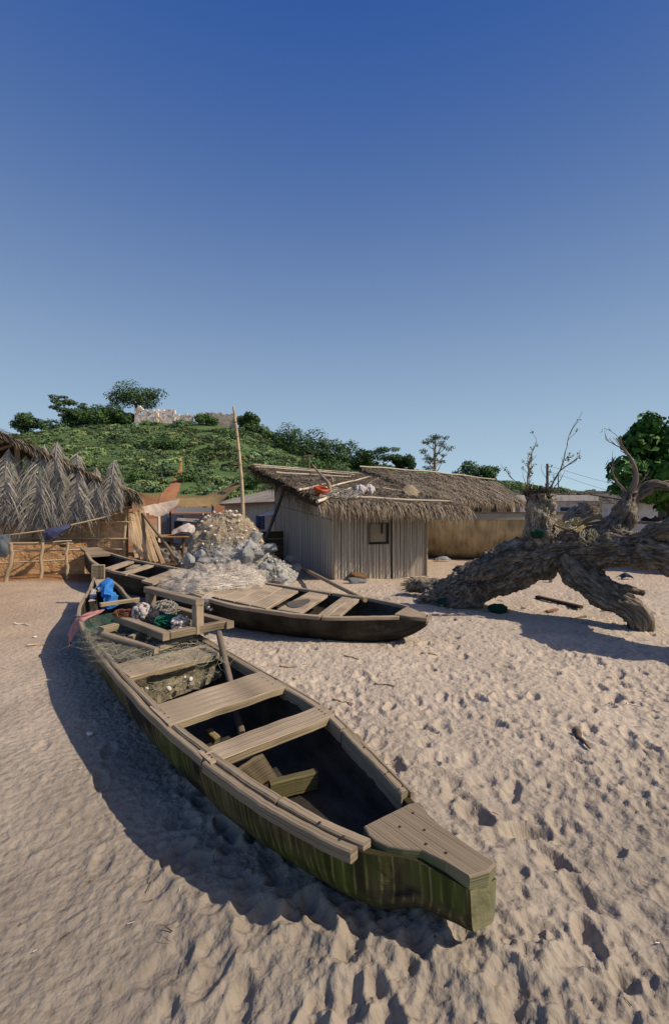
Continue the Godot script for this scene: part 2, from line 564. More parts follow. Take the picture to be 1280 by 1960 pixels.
# ---------- the hill
func crest(x: float) -> float:
	var xs := [-330.0, -240.0, -190.0, -150.0, -118.0, -84.0, -52.0, -35.0, -12.0, 17.0, 46.0, 75.0, 104.0, 150.0, 220.0, 400.0]
	var hs := [18.0, 34.0, 42.0, 47.0, 50.5, 51.5, 49.0, 43.5, 35.0, 28.5, 23.5, 20.5, 15.0, 9.0, 5.0, 2.0]
	for i in xs.size() - 1:
		if x < xs[i + 1]:
			var t := clampf((x - xs[i]) / (xs[i + 1] - xs[i]), 0, 1)
			return lerpf(hs[i], hs[i + 1], t)
	return 2.0
func hill_h(x: float, d: float) -> float:
	var c := (crest(x - 8.0) + crest(x) * 2.0 + crest(x + 8.0)) / 4.0
	var s := clampf((d - 106.0) / 134.0, 0, 1)
	var up := 0.10 * smoothstep(0.0, 0.05, s) + 0.90 * (s * 0.75 + 0.25 * smoothstep(0.0, 1.0, s))
	var back := 1.0 - 0.5 * smoothstep(255.0, 420.0, d)
	return c * up * back + 1.3 * nz.get_noise_2d(x * 0.04, d * 0.04) * smoothstep(0.0, 0.2, s) - 0.3
func path_x(d: float) -> float:                      # the dirt track that climbs the slope
	var t := (d - 108.0) / 112.0
	return lerpf(-42.0, -74.0, t) + 3.0 * sin(t * 5.0) - 8.0 * t * (1.0 - t)
func make_hill() -> void:
	var rows := 90
	var cols := 150
	var p := PackedVector3Array()
	var cs := PackedColorArray()
	var uvs := PackedVector2Array()
	for r in rows:
		var d := 104.0 + 330.0 * pow(float(r) / (rows - 1), 1.5)
		for k in cols:
			var x := -330.0 + 640.0 * k / (cols - 1.0)
			p.append(Vector3(x, hill_h(x, d), -d))
			var bank := smoothstep(116.0, 110.0, d) * smoothstep(-95.0, -60.0, x) * smoothstep(20.0, -5.0, x)
			var n := nz.get_noise_2d(x * 0.12, d * 0.12)
			var col := Color(0.08, 0.135, 0.05) * (1.0 + 0.5 * n)
			col = col.lerp(Color(0.28, 0.13, 0.07) * (1.0 + 0.3 * nz.get_noise_2d(x * 0.6, d * 0.6)), bank)
			cs.append(col)
			uvs.append(Vector2(x, d))
	var mb := MB.new()
	mb.grid(p, rows, cols, cs, uvs)
	structure("hill", mb, M.soil, "green bushy hill with a red earth bank at its foot")
	# the red track
	p = PackedVector3Array()
	cs = PackedColorArray()
	uvs = PackedVector2Array()
	var n := 40
	for r in n:
		var d := lerpf(107.0, 160.0, float(r) / (n - 1))
		var w := lerpf(2.1, 0.35, smoothstep(107.0, 158.0, d)) + 0.4 * nz.get_noise_1d(d * 0.4)
		for k in 5:
			var x := path_x(d) + (k - 2.0) / 2.0 * w
			p.append(Vector3(x, hill_h(x, d) + 0.12 + (0.15 if k == 2 else 0.0), -d))
			cs.append(Color(0.34, 0.16, 0.085) * (1.0 + 0.2 * nz.get_noise_2d(x, d)))
			uvs.append(Vector2(x, d))
	mb = MB.new()
	mb.grid(p, n, 5, cs, uvs)
	structure("dirt_path", mb, M.soil, "red dirt track climbing the bushy hill")
# leaves spread through the shells of several balls; every leaf a small folded face
func crown(mb: MB, blobs: Array, count: int, leaf: float, col: Color, vary := 0.35, fill := 0.35) -> void:
	var tot := 0.0
	for b in blobs: tot += pow(b[1], 2)
	for b in blobs:
		var m := int(count * pow(b[1], 2) / tot)
		var sq: float = b[2] if b.size() > 2 else 1.0
		var cb := 1.0 + rf(-vary, vary) * 0.6
		for i in m:
			var dir := Vector3(rf(-1, 1), rf(-1, 1), rf(-1, 1))
			while dir.length() > 1.0 or dir.length() < 0.05: dir = Vector3(rf(-1, 1), rf(-1, 1), rf(-1, 1))
			dir = dir.normalized()
			var r: float = b[1] * lerpf(fill, 1.0, sqrt(rng.randf())) * (1.0 + 0.35 * nz.get_noise_3dv(dir * 2.0 + b[0]))
			var c: Vector3 = b[0] + Vector3(dir.x * r, dir.y * r * sq, dir.z * r)
			var nn := (dir + Vector3(rf(-1, 1), rf(-0.4, 1.2), rf(-1, 1)) * 0.9).normalized()
			var s := nn.cross(Vector3(rf(-1, 1), rf(-1, 1), rf(-1, 1))).normalized()
			var t := nn.cross(s)
			var l := leaf * rf(0.6, 1.3)
			var cc := col * (cb * (1.0 + rf(-vary, vary)))
			var tip := c + s * l - nn * l * 0.25
			mb.tri(c - s * l * 0.5, c + t * l * 0.45, tip, cc)
			mb.tri(c - s * l * 0.5, tip, c - t * l * 0.45, cc)
func make_scrub() -> void:
	var meshes := []
	for k in 3:
		var mb := MB.new()
		var bl := []
		for j in 6: bl.append([Vector3(rf(-0.7, 0.7), rf(0.0, 0.45), rf(-0.7, 0.7)), rf(0.4, 0.75), rf(0.7, 1.1)])
		crown(mb, bl, 170, 0.3, Color(1, 1, 1), 0.3, 0.6)
		meshes.append(mb.mesh(M.leaf))
	for k in 3:
		var xf := []
		var cs := []
		for i in 6500:
			var d := 108.0 + 150.0 * pow(rng.randf(), 0.9)
			var x := rf(-0.95, 0.62) * d
			if absf(x - path_x(d)) < lerpf(3.6, 1.5, smoothstep(107.0, 165.0, d)) and d < 160.0: continue
			if d < 116.0 and x > -92.0 and x < -5.0 and rng.randf() < 0.85: continue
			if d > 218.0 and d < 245.0 and x > -114.0 and x < -50.0: continue
			var big := nz.get_noise_2d(x * 0.07 + 9.0, d * 0.07)
			if big < -0.38: continue
			var s := rf(0.5, 1.3) * (1.0 + 1.8 * maxf(big, -0.25))
			xf.append(Transform3D(Basis(Vector3.UP, rf(0, TAU)).scaled(Vector3(s, s * rf(0.6, 1.2), s)), Vector3(x, hill_h(x, d) + 0.1, -d)))
			var tone := rf(0.6, 1.4) * (1.0 + 0.9 * nz.get_noise_2d(x * 0.035, d * 0.06))
			var col := Color(0.14, 0.22, 0.09).lerp(Color(0.26, 0.29, 0.12), rng.randf() * rng.randf())
			if rng.randf() < 0.25: col = Color(0.075, 0.14, 0.075)
			cs.append(col * tone)
		var o := copies("hillside_scrub", meshes[k], xf, cs, self)
		o.name = numbered("hillside_scrub")
		tag(o, ["low green bushes covering the hillside below the ruined fort", "mixed leafy scrub growing over the whole slope of the hill", "rough dark and light undergrowth spread across the hillside"][k], "bushes", "scrub on the hill", "stuff")

# ---------- distant trees
func tree(kind: int, u: float, w_top: float, d: float, px_wide: float, label: String, base_y := -99.0) -> void:
	var top := D(u, w_top, d)
	var gy := hill_h(top.x, d) if base_y < -50.0 else base_y
	var H := top.y - gy
	var Wd := px_wide * d / F / 2.0
	var t := thing(["round_tree", "umbrella_tree", "airy_tree", "bare_tree", "bush"][kind], label, "bush" if kind == 4 else "tree", Vector3(top.x, gy, -d), "trees on and beyond the hill")
	var mb := MB.new()
	var o := t.position
	var trunk_to: float = H * [0.55, 0.8, 0.85, 0.9, 0.3][kind]
	tube(mb, smooth_path([o, o + Vector3(rf(-0.1, 0.1) * H * 0.4, trunk_to * 0.55, 0), o + Vector3(rf(-0.1, 0.1) * H * 0.4, trunk_to, 0)], 7), [H * 0.03 + 0.08, H * 0.012 + 0.03], 6, Color(0.16, 0.13, 0.10))
	var tips := []
	var nb: int = [5, 8, 9, 16, 3][kind]
	for i in nb:
		var a := TAU * i / nb + rf(-0.4, 0.4)
		var e := Vector3(cos(a), 0, sin(a)) * Wd * rf(0.35, 0.85)
		match kind:
			0: e.y = H * rf(0.3, 0.8)
			1: e.y = H * rf(0.72, 0.92)
			2: e.y = H * rf(0.35, 0.95)
			3: e.y = H * rf(0.4, 0.93)
			4: e.y = H * rf(0.3, 0.6)
		if kind == 2 or kind == 3: e.x *= 1.0 - 0.35 * (e.y / H)
		var st := o + Vector3(0, trunk_to * rf(0.35, 0.95), 0)
		if st.y > o.y + e.y * 0.9: st.y = o.y + e.y * 0.6
		tube(mb, smooth_path([st, (st + o + e) / 2 + Vector3(0, -H * 0.03, 0), o + e], 6), [H * 0.012 + 0.03, 0.03], 5, Color(0.17, 0.14, 0.11) if kind != 3 else Color(0.25, 0.22, 0.19))
		tips.append(o + e)
	part("trunk", mb, M.plain, t)
	mb = MB.new()
	var bl := []
	var leafcol: Color = [Color(0.06, 0.115, 0.04), Color(0.055, 0.10, 0.04), Color(0.065, 0.115, 0.05), Color(0.11, 0.12, 0.08), Color(0.075, 0.135, 0.045)][kind]
	match kind:
		0:
			for q in tips: bl.append([q, Wd * rf(0.38, 0.55), 0.85])
			bl.append([o + Vector3(0, H * 0.72, 0), minf(Wd * 0.6, H * 0.3), 0.9])
			for i in 9: bl.append([o + Vector3(rf(-0.75, 0.75) * Wd, H * rf(0.1, 0.75), rf(-0.6, 0.6) * Wd), Wd * rf(0.25, 0.42), 0.8])
		1:
			for q in tips: bl.append([q, Wd * rf(0.3, 0.48), 0.5])
			for i in 14: bl.append([o + Vector3(rf(-0.5, 0.5) * Wd, H * rf(0.55, 0.94), rf(-0.4, 0.4) * Wd), Wd * rf(0.26, 0.42), 0.55])
		2:
			for q in tips: bl.append([q, Wd * rf(0.3, 0.5), 0.36])
			bl.append([o + Vector3(0, H * 0.97, 0), Wd * 0.25, 0.3])
		3:
			for q in tips:
				bl.append([q, Wd * rf(0.13, 0.24), 0.5])
				bl.append([q + Vector3(rf(-0.2, 0.2), rf(-0.1, 0.15), rf(-0.2, 0.2)) * Wd, Wd * rf(0.1, 0.18), 0.5])
			bl.append([o + Vector3(0, H * 0.97, 0), Wd * 0.3, 0.4])
		4:
			for q in tips: bl.append([q, Wd * rf(0.4, 0.6), 0.8])
			bl.append([o + Vector3(0, H * 0.5, 0), Wd * 0.6, 0.8])
	crown(mb, bl, [3600, 4800, 2200, 1600, 1500][kind], [0.0030, 0.0027, 0.0025, 0.0022, 0.0030][kind] * d + 0.05, leafcol, 0.35, 0.5 if kind != 3 else 0.1)
	part("crown", mb, M.leaf, t)
func make_trees() -> void:
	tree(0, 53, 788, 236, 52, "small round tree alone at the left end of the hilltop")
	tree(2, 122, 758, 238, 62, "airy tree with thin tiers of leaves, second from the hilltop's left end")
	tree(2, 160, 772, 243, 50, "pale thin tree behind the feathery one on the hilltop")
	tree(0, 188, 772, 232, 66, "dense dark round tree left of the fort on the hilltop")
	tree(1, 262, 745, 244, 108, "wide umbrella-shaped tree towering behind the fort's left wall")
	tree(0, 232, 788, 236, 46, "dark tree under the umbrella tree, touching the fort's left corner")
	tree(0, 150, 780, 239, 50, "rounded tree filling the gap between the airy tree and the dense round tree")
	tree(0, 212, 780, 236, 48, "bushy tree between the dense round tree and the umbrella tree")
	tree(4, 100, 806, 235, 60, "bush on the skyline right of the small leftmost tree")
	tree(4, 285, 820, 226, 50, "low bush below the fort's left wall")
	tree(4, 350, 818, 226, 56, "low bush below the fort's second wall")
	tree(4, 398, 785, 230, 40, "bushy green mound growing in front of the fort's middle wall")
	tree(0, 474, 793, 238, 44, "dark leafy tree at the right end of the fort behind the bamboo pole")
	tree(4, 490, 812, 234, 56, "bush on the skyline just right of the bamboo pole")
	tree(4, 518, 826, 228, 44, "dark bush on the sloping skyline between the pole and the big round tree")
	tree(0, 566, 818, 205, 92, "big dark round tree on the skyline above the reed hut's left end")
	tree(0, 642, 838, 200, 76, "dark tree above the middle of the reed hut, right of the biggest skyline tree")
	tree(0, 690, 858, 190, 50, "lower tree right of the two dark skyline trees")
	tree(2, 735, 858, 195, 70, "spreading flat tree above the ridge of the long thatched house")
	tree(0, 772, 872, 200, 44, "small tree between the flat tree and the bare tree")
	tree(3, 832, 833, 150, 96, "tall half bare tree with grey branches on the skyline")
	tree(0, 898, 874, 170, 62, "dark green tree right of the half bare tree", 6.0)
	tree(0, 934, 882, 165, 50, "rounded green tree at the right end of the far tree line", 5.0)
	tree(4, 868, 890, 160, 50, "bush at the foot of the half bare tree", 7.0)
	tree(0, 318, 846, 175, 70, "lone small tree halfway up the hillside beside the red track")
	tree(4, 440, 830, 205, 60, "big bush high on the slope below the fort's right end")
	tree(4, 600, 868, 150, 80, "bush low on the slope behind the reed hut's roof")
	tree(4, 535, 880, 140, 76, "broad bush at the hill's foot right of the bamboo pole")
	tree(4, 480, 905, 125, 60, "bush above the red bank behind the grey roofed house")
	tree(4, 360, 905, 130, 50, "bush at the right edge of the red track")
	tree(4, 265, 905, 130, 60, "bush above the red bank left of the track, beside the thatched eave")
	# banana plants on the slope
	var spots := [[398, 872, 160.0], [372, 868, 165.0], [412, 880, 158.0], [430, 870, 168.0], [388, 884, 150.0]]
	for i in spots.size():
		var s: Array = spots[i]
		var x: float = (s[0] - 640.0) * s[2] / F
		var base := Vector3(x, hill_h(x, s[2]), -s[2])
		var t := thing("banana_plant", ["banana plant in the middle of its clump on the hillside", "leftmost banana plant on the hillside by the track", "banana plant right of the clump's tallest one", "rightmost banana plant up the slope towards the pole", "lowest banana plant of the clump on the hillside"][i], "plant", base, "banana plants on the hill")
		var mb := MB.new()
		pole(mb, base, base + Vector3(0, 2.6, 0), 0.22, 0.14, Color(0.16, 0.18, 0.06), 6)
		part("stem", mb, M.plain, t)
		mb = MB.new()
		for k in 9:
			var a := rf(0, TAU)
			var o := Vector3(cos(a), 0, sin(a))
			var pts := PackedVector3Array()
			var L := rf(1.6, 2.8)
			for j in 5: pts.append(base + Vector3(0, 2.4, 0) + o * L * 0.22 * j + Vector3(0, L * (0.3 * j - 0.055 * j * j), 0))
			ribbon(mb, pts, 0.36, Color(0.17, 0.24, 0.06) * rf(0.8, 1.2), o.cross(Vector3.UP))
		part("leaves", mb, M.leaf, t)
func make_fort() -> void:
	var t := thing("fort_ruin", "pale roofless stone fort ruin crowning the green hill", "fort", D(350, 812, 240), "")
	# each stretch: u0, u1, top at u0, top at u1, depth, windows
	var walls := [[259, 302, 781, 786, 236.0, 2], [302, 336, 782, 785, 238.0, 1], [336, 376, 792, 793, 240.0, 1], [376, 418, 790, 790, 239.0, 2], [416, 452, 790, 792, 236.0, 0]]
	for s in walls:
		var mb := MB.new()
		var cell := 0.75
		var x0: float = (s[0] - 640.0) * s[4] / F
		var x1: float = (s[1] - 640.0) * s[4] / F
		var nx := int((x1 - x0) / cell) + 1
		for i in nx:
			var f := float(i) / nx
			var x := x0 + i * cell
			var g := hill_h(x, s[4]) - 1.0
			var top: float = EYE + (980.0 - lerpf(s[2], s[3], f)) * s[4] / F + 1.0 * nz.get_noise_1d(x * 0.22) + 0.4 * nz.get_noise_1d(x * 1.3)
			if s[0] == 259 and i < 7: top += 1.8 - absf(i - 3.0) * 0.55
			var ny := int((top - g) / cell)
			for j in ny:
				var y := g + j * cell
				if s[5] > 0 and (i % int(nx / (s[5] + 0.7)) in [4, 5]) and j > ny - 6 and j < ny - 3 + i % 2: continue
				var tn := 1.0 + 0.35 * nz.get_noise_2d(x * 0.35, y * 0.5) + rf(-0.08, 0.08)
				var col := Color(0.80, 0.68, 0.60) * tn
				if nz.get_noise_2d(x * 0.25 + 30.0, y * 0.3) > 0.2 or s[0] > 370: col = Color(0.52, 0.44, 0.375) * tn
				box(mb, Vector3(x, y, -s[4] - 0.7), Vector3(x + cell - 0.003, y + cell - 0.003, -s[4] + 0.7 + 0.05 * rng.randf()), col)
		part("wall", mb, M.plaster, t)

# ---------- canoes
# stations: [left point, right point, keel height, squareness]; returns resampled stations
func stations(src: Array, n: int) -> Array:
	var l := []
	var r := []
	for s in src:
		l.append(s[0])
		r.append(s[1])
	var out := []
	var m := src.size()
	for i in n:
		var x := float(i) / (n - 1) * (m - 1)
		var a := mini(int(x), m - 2)
		var f := x - a
		var i0 := maxi(a - 1, 0)
		var i3 := mini(a + 2, m - 1)
		out.append([(l[a] as Vector3).cubic_interpolate(l[a + 1], l[i0], l[i3], f), (r[a] as Vector3).cubic_interpolate(r[a + 1], r[i0], r[i3], f), lerpf(src[a][2], src[a + 1][2], f), lerpf(src[a][3], src[a + 1][3], f)])
	return out
func hull_point(s: Array, t: float, th: float) -> Vector3:
	var mid: Vector3 = (s[0] + s[1]) / 2.0
	var half: Vector3 = (s[1] - s[0]) / 2.0
	var w := half.length()
	var k := maxf(0.0, 1.0 - th / maxf(w, 0.01))
	var a := PI * t
	var e: float = s[3]
	var ca := cos(a)
	var sa := sin(a)
	var px := -signf(ca) * pow(absf(ca), e)
	var top := lerpf(s[0].y, s[1].y, (px + 1.0) / 2.0)
	var depth := pow(sa, e * 1.1)
	# flare: narrower at the bottom
	var q := mid + half * px * k * (1.0 - 0.17 * depth)
	q.y = lerpf(top, s[2] + (th * 1.6 + 0.05 if th > 0.0 else 0.0), depth)
	return q
func hull(mb: MB, st: Array, th: float, tint: Callable, rib: float) -> void:
	var m := 26
	var n := st.size()
	for side in 2:
		var p := PackedVector3Array()
		var cs := PackedColorArray()
		var uvs := PackedVector2Array()
		var L := 0.0
		for i in n:
			var s: Array = st[i]
			if i > 0: L += ((s[0] + s[1]) as Vector3).distance_to(st[i - 1][0] + st[i - 1][1]) / 2.0
			var half: Vector3 = (s[1] - s[0]).normalized()
			for k in m:
				var t := k / (m - 1.0)
				var q := hull_point(s, t, th if side == 1 else 0.0)
				if side == 0:
					var bump := rib * (absf(sin(L * 52.0 + 2.5 * nz.get_noise_1d(L * 3.0) * 2.0)) - 0.5) * (0.5 + 0.8 * nz.get_noise_2d(L * 2.0, t * 6.0)) + 0.006 * nz.get_noise_2d(L * 5.0, t * 9.0)
					q += half * bump * (-1.0 if t < 0.5 else 1.0) * sin(PI * clampf(t * 1.0, 0, 1))
				else:
					q += half * 0.006 * nz.get_noise_2d(L * 6.0, t * 12.0)
				p.append(q)
				cs.append(tint.call(L, t, side))
				uvs.append(Vector2(L, t * 1.6))
		mb.grid(p, n, m, cs, uvs)
	for i in n - 1:                                   # the rim between outside and inside
		for t in [0.0, 1.0]:
			mb.quad(hull_point(st[i], t, 0), hull_point(st[i], t, th), hull_point(st[i + 1], t, th), hull_point(st[i + 1], t, 0), tint.call(0.0, 0.0, 0))
	for e in [0, n - 1]:                              # end faces
		var s: Array = st[e]
		for k in m - 1:
			var a := hull_point(s, k / (m - 1.0), 0)
			var b := hull_point(s, (k + 1) / (m - 1.0), 0)
			var a2 := a
			a2.y = (s[0].y + s[1].y) / 2.0
			var b2 := b
			b2.y = a2.y
			mb.quad(a, a2, b2, b, Color(0.21, 0.20, 0.11) if e == 0 else Color(0.2, 0.17, 0.12), Vector2(a.y, a.x), Vector2(a2.y, a2.x), Vector2(b2.y, b2.x), Vector2(b.y, b.x))
# a rail along one side: o0..o1 metres inwards, y offset of its top, between fractions f0 and f1
func rail(mb: MB, st: Array, side: int, o0: float, o1: float, dy: float, th: float, f0: float, f1: float, col: Color, nn := 26) -> void:
	var i0 := int(f0 * (st.size() - 1))
	var i1 := int(f1 * (st.size() - 1))
	var rows := []
	var L := rf(0, 9)
	var sd := rf(0, 99)
	var prev := Vector3.ZERO
	for j in nn + 1:
		var x := lerpf(i0, i1, float(j) / nn)
		var i := mini(int(x), st.size() - 2)
		var f := x - i
		var l: Vector3 = (st[i][0] as Vector3).lerp(st[i + 1][0], f)
		var r: Vector3 = (st[i][1] as Vector3).lerp(st[i + 1][1], f)
		var q := l if side == 0 else r
		var inn := (r - l) if side == 0 else (l - r)
		inn.y = 0
		inn = inn.normalized()
		if j > 0: L += q.distance_to(prev)
		prev = q
		var w := 0.006 * nz.get_noise_2d(sd + L * 1.4, 1.0) + 0.003 * nz.get_noise_2d(sd + L * 9.0, 5.0)
		var w2 := 0.006 * nz.get_noise_2d(sd + L * 1.4, 20.0) + 0.003 * nz.get_noise_2d(sd + L * 9.0, 25.0)
		var a := q + inn * (o0 + w) + Vector3(0, dy + w2, 0)
		var b := q + inn * (o1 + w2) + Vector3(0, dy + w, 0)
		rows.append([PackedVector3Array([a + Vector3(0, -0.007, 0), a + inn * 0.007, b - inn * 0.007, b + Vector3(0, -0.007, 0), b + Vector3(0, -th + 0.005, 0), b - inn * 0.005 + Vector3(0, -th, 0), a + inn * 0.005 + Vector3(0, -th, 0), a + Vector3(0, -th + 0.005, 0)]), L])
	var steps := PackedFloat32Array()
	for k in 8: steps.append((rows[0][0][k] as Vector3).distance_to(rows[0][0][(k + 1) % 8]))
	for j in nn:
		var vv := sd
		for k in 8:
			var k1 := (k + 1) % 8
			var a: PackedVector3Array = rows[j][0]
			var b: PackedVector3Array = rows[j + 1][0]
			var st2 := steps[k]
			mb.quad(a[k], a[k1], b[k1], b[k], col, Vector2(rows[j][1], vv), Vector2(rows[j][1], vv + st2), Vector2(rows[j + 1][1], vv + st2), Vector2(rows[j + 1][1], vv))
			vv += st2
	for e in [0, nn]:
		var r: PackedVector3Array = rows[e][0]
		for q in [[0, 1, 2, 3], [7, 0, 3, 4], [6, 7, 4, 5]]:
			mb.quad(r[q[0]], r[q[1]], r[q[2]], r[q[3]], col * 0.95, Vector2(0, 0), Vector2(0, 0.02), Vector2(0.05, 0.02), Vector2(0.05, 0))
func nail(mb: MB, at: Vector3, r := 0.006) -> void:
	for k in 6:
		var a := TAU * k / 6
		var b := TAU * (k + 1) / 6
		mb.tri(at + Vector3(0, 0.003, 0), at + Vector3(cos(a), 0, sin(a)) * r, at + Vector3(cos(b), 0, sin(b)) * r, Color(0.05, 0.03, 0.02))
const WOODC := Color(0.31, 0.255, 0.19)
func tint_near(L: float, t: float, side: int) -> Color:
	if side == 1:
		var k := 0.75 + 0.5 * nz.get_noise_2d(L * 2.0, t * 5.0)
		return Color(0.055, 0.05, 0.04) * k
	var streak := nz.get_noise_2d(L * 14.0, t * 2.2)
	var green := smoothstep(-0.15, 0.35, nz.get_noise_2d(L * 1.6 + 4.0, t * 4.0) + 0.25 * streak)
	var c := Color(0.092, 0.075, 0.038).lerp(Color(0.066, 0.082, 0.018), green)
	c = c * (0.9 + 0.7 * streak)
	var rib := pow(maxf(0.0, sin(L * 150.0 + 9.0 * nz.get_noise_2d(L * 2.0, t * 1.5))), 5.0) * clampf(0.7 + 1.6 * nz.get_noise_2d(L * 9.0, t * 6.0 + 40.0), 0.0, 1.3)
	c = c.lerp(Color(0.26, 0.23, 0.085), rib * 0.75 * smoothstep(5.5, 2.5, L))
	var tar := smoothstep(0.28, 0.42, nz.get_noise_2d(L * 2.3 + 20.0, t * 3.0))
	c = c.lerp(Color(0.012, 0.012, 0.018), tar * 0.9)
	if absf(t - 0.5) < 0.28: c = c.lerp(Color(0.05, 0.045, 0.025), 0.6)
	return c
func tint_far(L: float, t: float, side: int) -> Color:
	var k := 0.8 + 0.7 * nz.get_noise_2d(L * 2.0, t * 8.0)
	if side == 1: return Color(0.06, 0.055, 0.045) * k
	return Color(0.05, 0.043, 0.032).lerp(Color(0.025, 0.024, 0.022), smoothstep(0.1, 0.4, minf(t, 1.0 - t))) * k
func make_near_canoe() -> void:
	var src := [
		[W(0.495, 1.585, .315), W(0.61, 1.636, .315), 0.155, 0.2],
		[W(0.305, 1.70, .335), W(0.52, 1.80, .33), 0.12, 0.34],
		[W(0.08, 1.735, .35), W(0.385, 2.0, .345), 0.065, 0.45],
		[W(-0.30, 1.975, .37), W(0.17, 2.42, .365), 0.015, 0.5],
		[W(-0.68, 2.30, .385), W(-0.08, 2.88, .385), -0.04, 0.5],
		[W(-1.256, 2.887, .405), W(-0.63, 3.53, .405), -0.04, 0.5],
		[W(-2.06, 3.84, .425), W(-1.43, 4.48, .425), -0.04, 0.5],
		[W(-2.84, 4.88, .445), W(-2.2, 5.44, .445), -0.04, 0.5],
		[W(-3.3, 5.64, .455), W(-2.86, 6.14, .455), -0.03, 0.48],
		[W(-3.85, 6.84, .465), W(-3.5, 7.12, .465), 0.0, 0.4],
		[W(-4.4, 7.97, .485), W(-4.14, 7.95, .485), 0.06, 0.25]]
	var st := stations(src, 760)
	var t := thing("plank_canoe", "long weathered canoe in the foreground with green stained hull and four thwarts", "canoe", W(-1.5, 4.0, 0.0), "canoes on the beach")
	var mb := MB.new()
	hull(mb, st, 0.035, tint_near, 0.006)
	part("hull", mb, M.hull, t)
	# rails
	for r in [[0, -0.044, 0.0, 0.024, 0.055, 0.195, 0.395, 0.0], [0, -0.034, 0.004, 0.022, 0.05, 0.4, 0.64, 1.0], [0, -0.03, 0.015, 0.02, 0.05, 0.645, 1.0, 2.0], [0, 0.005, 0.052, 0.034, 0.04, 0.19, 0.29, 3.0], [0, 0.005, 0.05, 0.032, 0.04, 0.293, 0.40, 4.0], [0, 0.01, 0.052, 0.03, 0.04, 0.404, 0.63, 5.0],
			[1, 0.0, 0.05, 0.03, 0.10, 0.22, 0.345, 6.0], [1, 0.0, 0.05, 0.026, 0.09, 0.348, 0.47, 7.0], [1, 0.0, 0.05, 0.022, 0.08, 0.473, 0.99, 8.0], [1, -0.034, -0.004, 0.018, 0.06, 0.215, 0.33, 9.0], [1, -0.026, -0.004, 0.02, 0.05, 0.333, 0.7, 10.0]]:
		mb = MB.new()
		rail(mb, st, r[0], r[1], r[2], r[3], r[4], r[5], r[6], WOODC * (0.82 + 0.06 * (int(r[7]) % 4)))
		part("gunwale_rail", mb, M.wood, t)
	# thwarts: near left, near right, far right, far left
	var th := [[[404, 1461], [640, 1368], [613, 1348], [377, 1436], 0.412], [[324, 1388], [546, 1314], [499, 1284], [286, 1352], 0.43], [[250, 1296], [420, 1250], [394, 1233], [216, 1272], 0.447]]
	for q in th:
		mb = MB.new()
		slab(mb, P(q[0][0], q[0][1], q[4]), P(q[1][0], q[1][1], q[4]), P(q[2][0], q[2][1], q[4]), P(q[3][0], q[3][1], q[4]), 0.05, WOODC * rf(1.08, 1.2))
		var th_o := part("thwart", mb, M.wood, t)
		mb = MB.new()
		for k in 3:
			nail(mb, P(lerpf(q[0][0], q[3][0], 0.3 + 0.2 * k) + 10, lerpf(q[0][1], q[3][1], 0.3 + 0.2 * k) - 4, q[4] + 0.002))
			nail(mb, P(lerpf(q[1][0], q[2][0], 0.3 + 0.2 * k) - 10, lerpf(q[1][1], q[2][1], 0.3 + 0.2 * k) + 4, q[4] + 0.002))
		part("nail", mb, M.plain, th_o)
	# stern cross pieces
	mb = MB.new()
	beam(mb, P(192, 1158, 0.49), P(266, 1147, 0.49), 0.055, 0.05, WOODC * 1.1)
	part("stern_thwart", mb, M.wood, t)
	mb = MB.new()
	slab(mb, P(188, 1127, 0.50), P(215, 1122, 0.50), P(206, 1108, 0.505), P(181, 1109, 0.505), 0.05, WOODC * 1.1)
	part("stern_deck", mb, M.wood, t)
	mb = MB.new()
	slab(mb, W(-4.44, 7.93, .73), W(-4.21, 7.93, .73), W(-4.24, 8.03, .73), W(-4.46, 8.03, .73), 0.26, WOODC * 1.15)
	part("stern_post", mb, M.wood, t)
	# bow deck: a thick plank with a broken left edge
	mb = MB.new()
	var h := 0.362
	var outline := [P(782, 1540, h), P(803, 1536, h), P(824, 1568, h), P(886, 1613, h), P(949, 1656, h), P(936, 1670, h), P(899, 1681, h), P(852, 1652, h), P(806, 1630, h), P(770, 1627, h), P(740, 1622, h), P(716, 1610, h), P(704, 1600, h), P(695, 1583, h), P(735, 1563, h)]
	var cen := P(815, 1600, h + 0.0)
	for i in outline.size():
		var a: Vector3 = outline[i]
		var b: Vector3 = outline[(i + 1) % outline.size()]
		var ai := a.lerp(cen, 0.03) + Vector3(0, 0.006, 0)
		var bi := b.lerp(cen, 0.03) + Vector3(0, 0.006, 0)
		var ax := Vector3(-0.66, 0, -0.75)
		var ac := Vector3(0.75, 0, -0.66)
		var col := WOODC * 0.72
		var k := mb.v.size()
		mb.tri(cen + Vector3(0, 0.006, 0), bi, ai, col)
		for j in 3: mb.uv[k + j] = Vector2(mb.v[k + j].dot(ax), mb.v[k + j].dot(ac))
		mb.quad(a, ai, bi, b, col * 1.1, Vector2(a.dot(ax), 0), Vector2(a.dot(ax), .01), Vector2(b.dot(ax), .01), Vector2(b.dot(ax), 0))
		var dp := 0.054 + (0.012 * sin(i * 2.3) if i > 7 and i < 13 else 0.0)
		var dv := Vector3(0, -dp, 0) + (cen - a) * 0.02
		var dw := Vector3(0, -dp, 0) + (cen - b) * 0.02
		mb.quad(a, b, b + dw, a + dv, Color(0.16, 0.17, 0.085) if i > 6 and i < 13 else Color(0.20, 0.20, 0.12), Vector2(a.dot(ax), 0), Vector2(b.dot(ax), 0), Vector2(b.dot(ax), .05), Vector2(a.dot(ax), .05))
		mb.tri(cen + Vector3(0, -dp, 0), a + dv, b + dw, col * 0.5)
	var deck := part("bow_deck", mb, M.wood, t)
	mb = MB.new()
	for q in [[765, 1582], [812, 1588], [815, 1615], [853, 1632], [790, 1556]]: nail(mb, P(q[0], q[1], h + 0.008), 0.007)
	part("nail", mb, M.plain, deck)
	mb = MB.new()
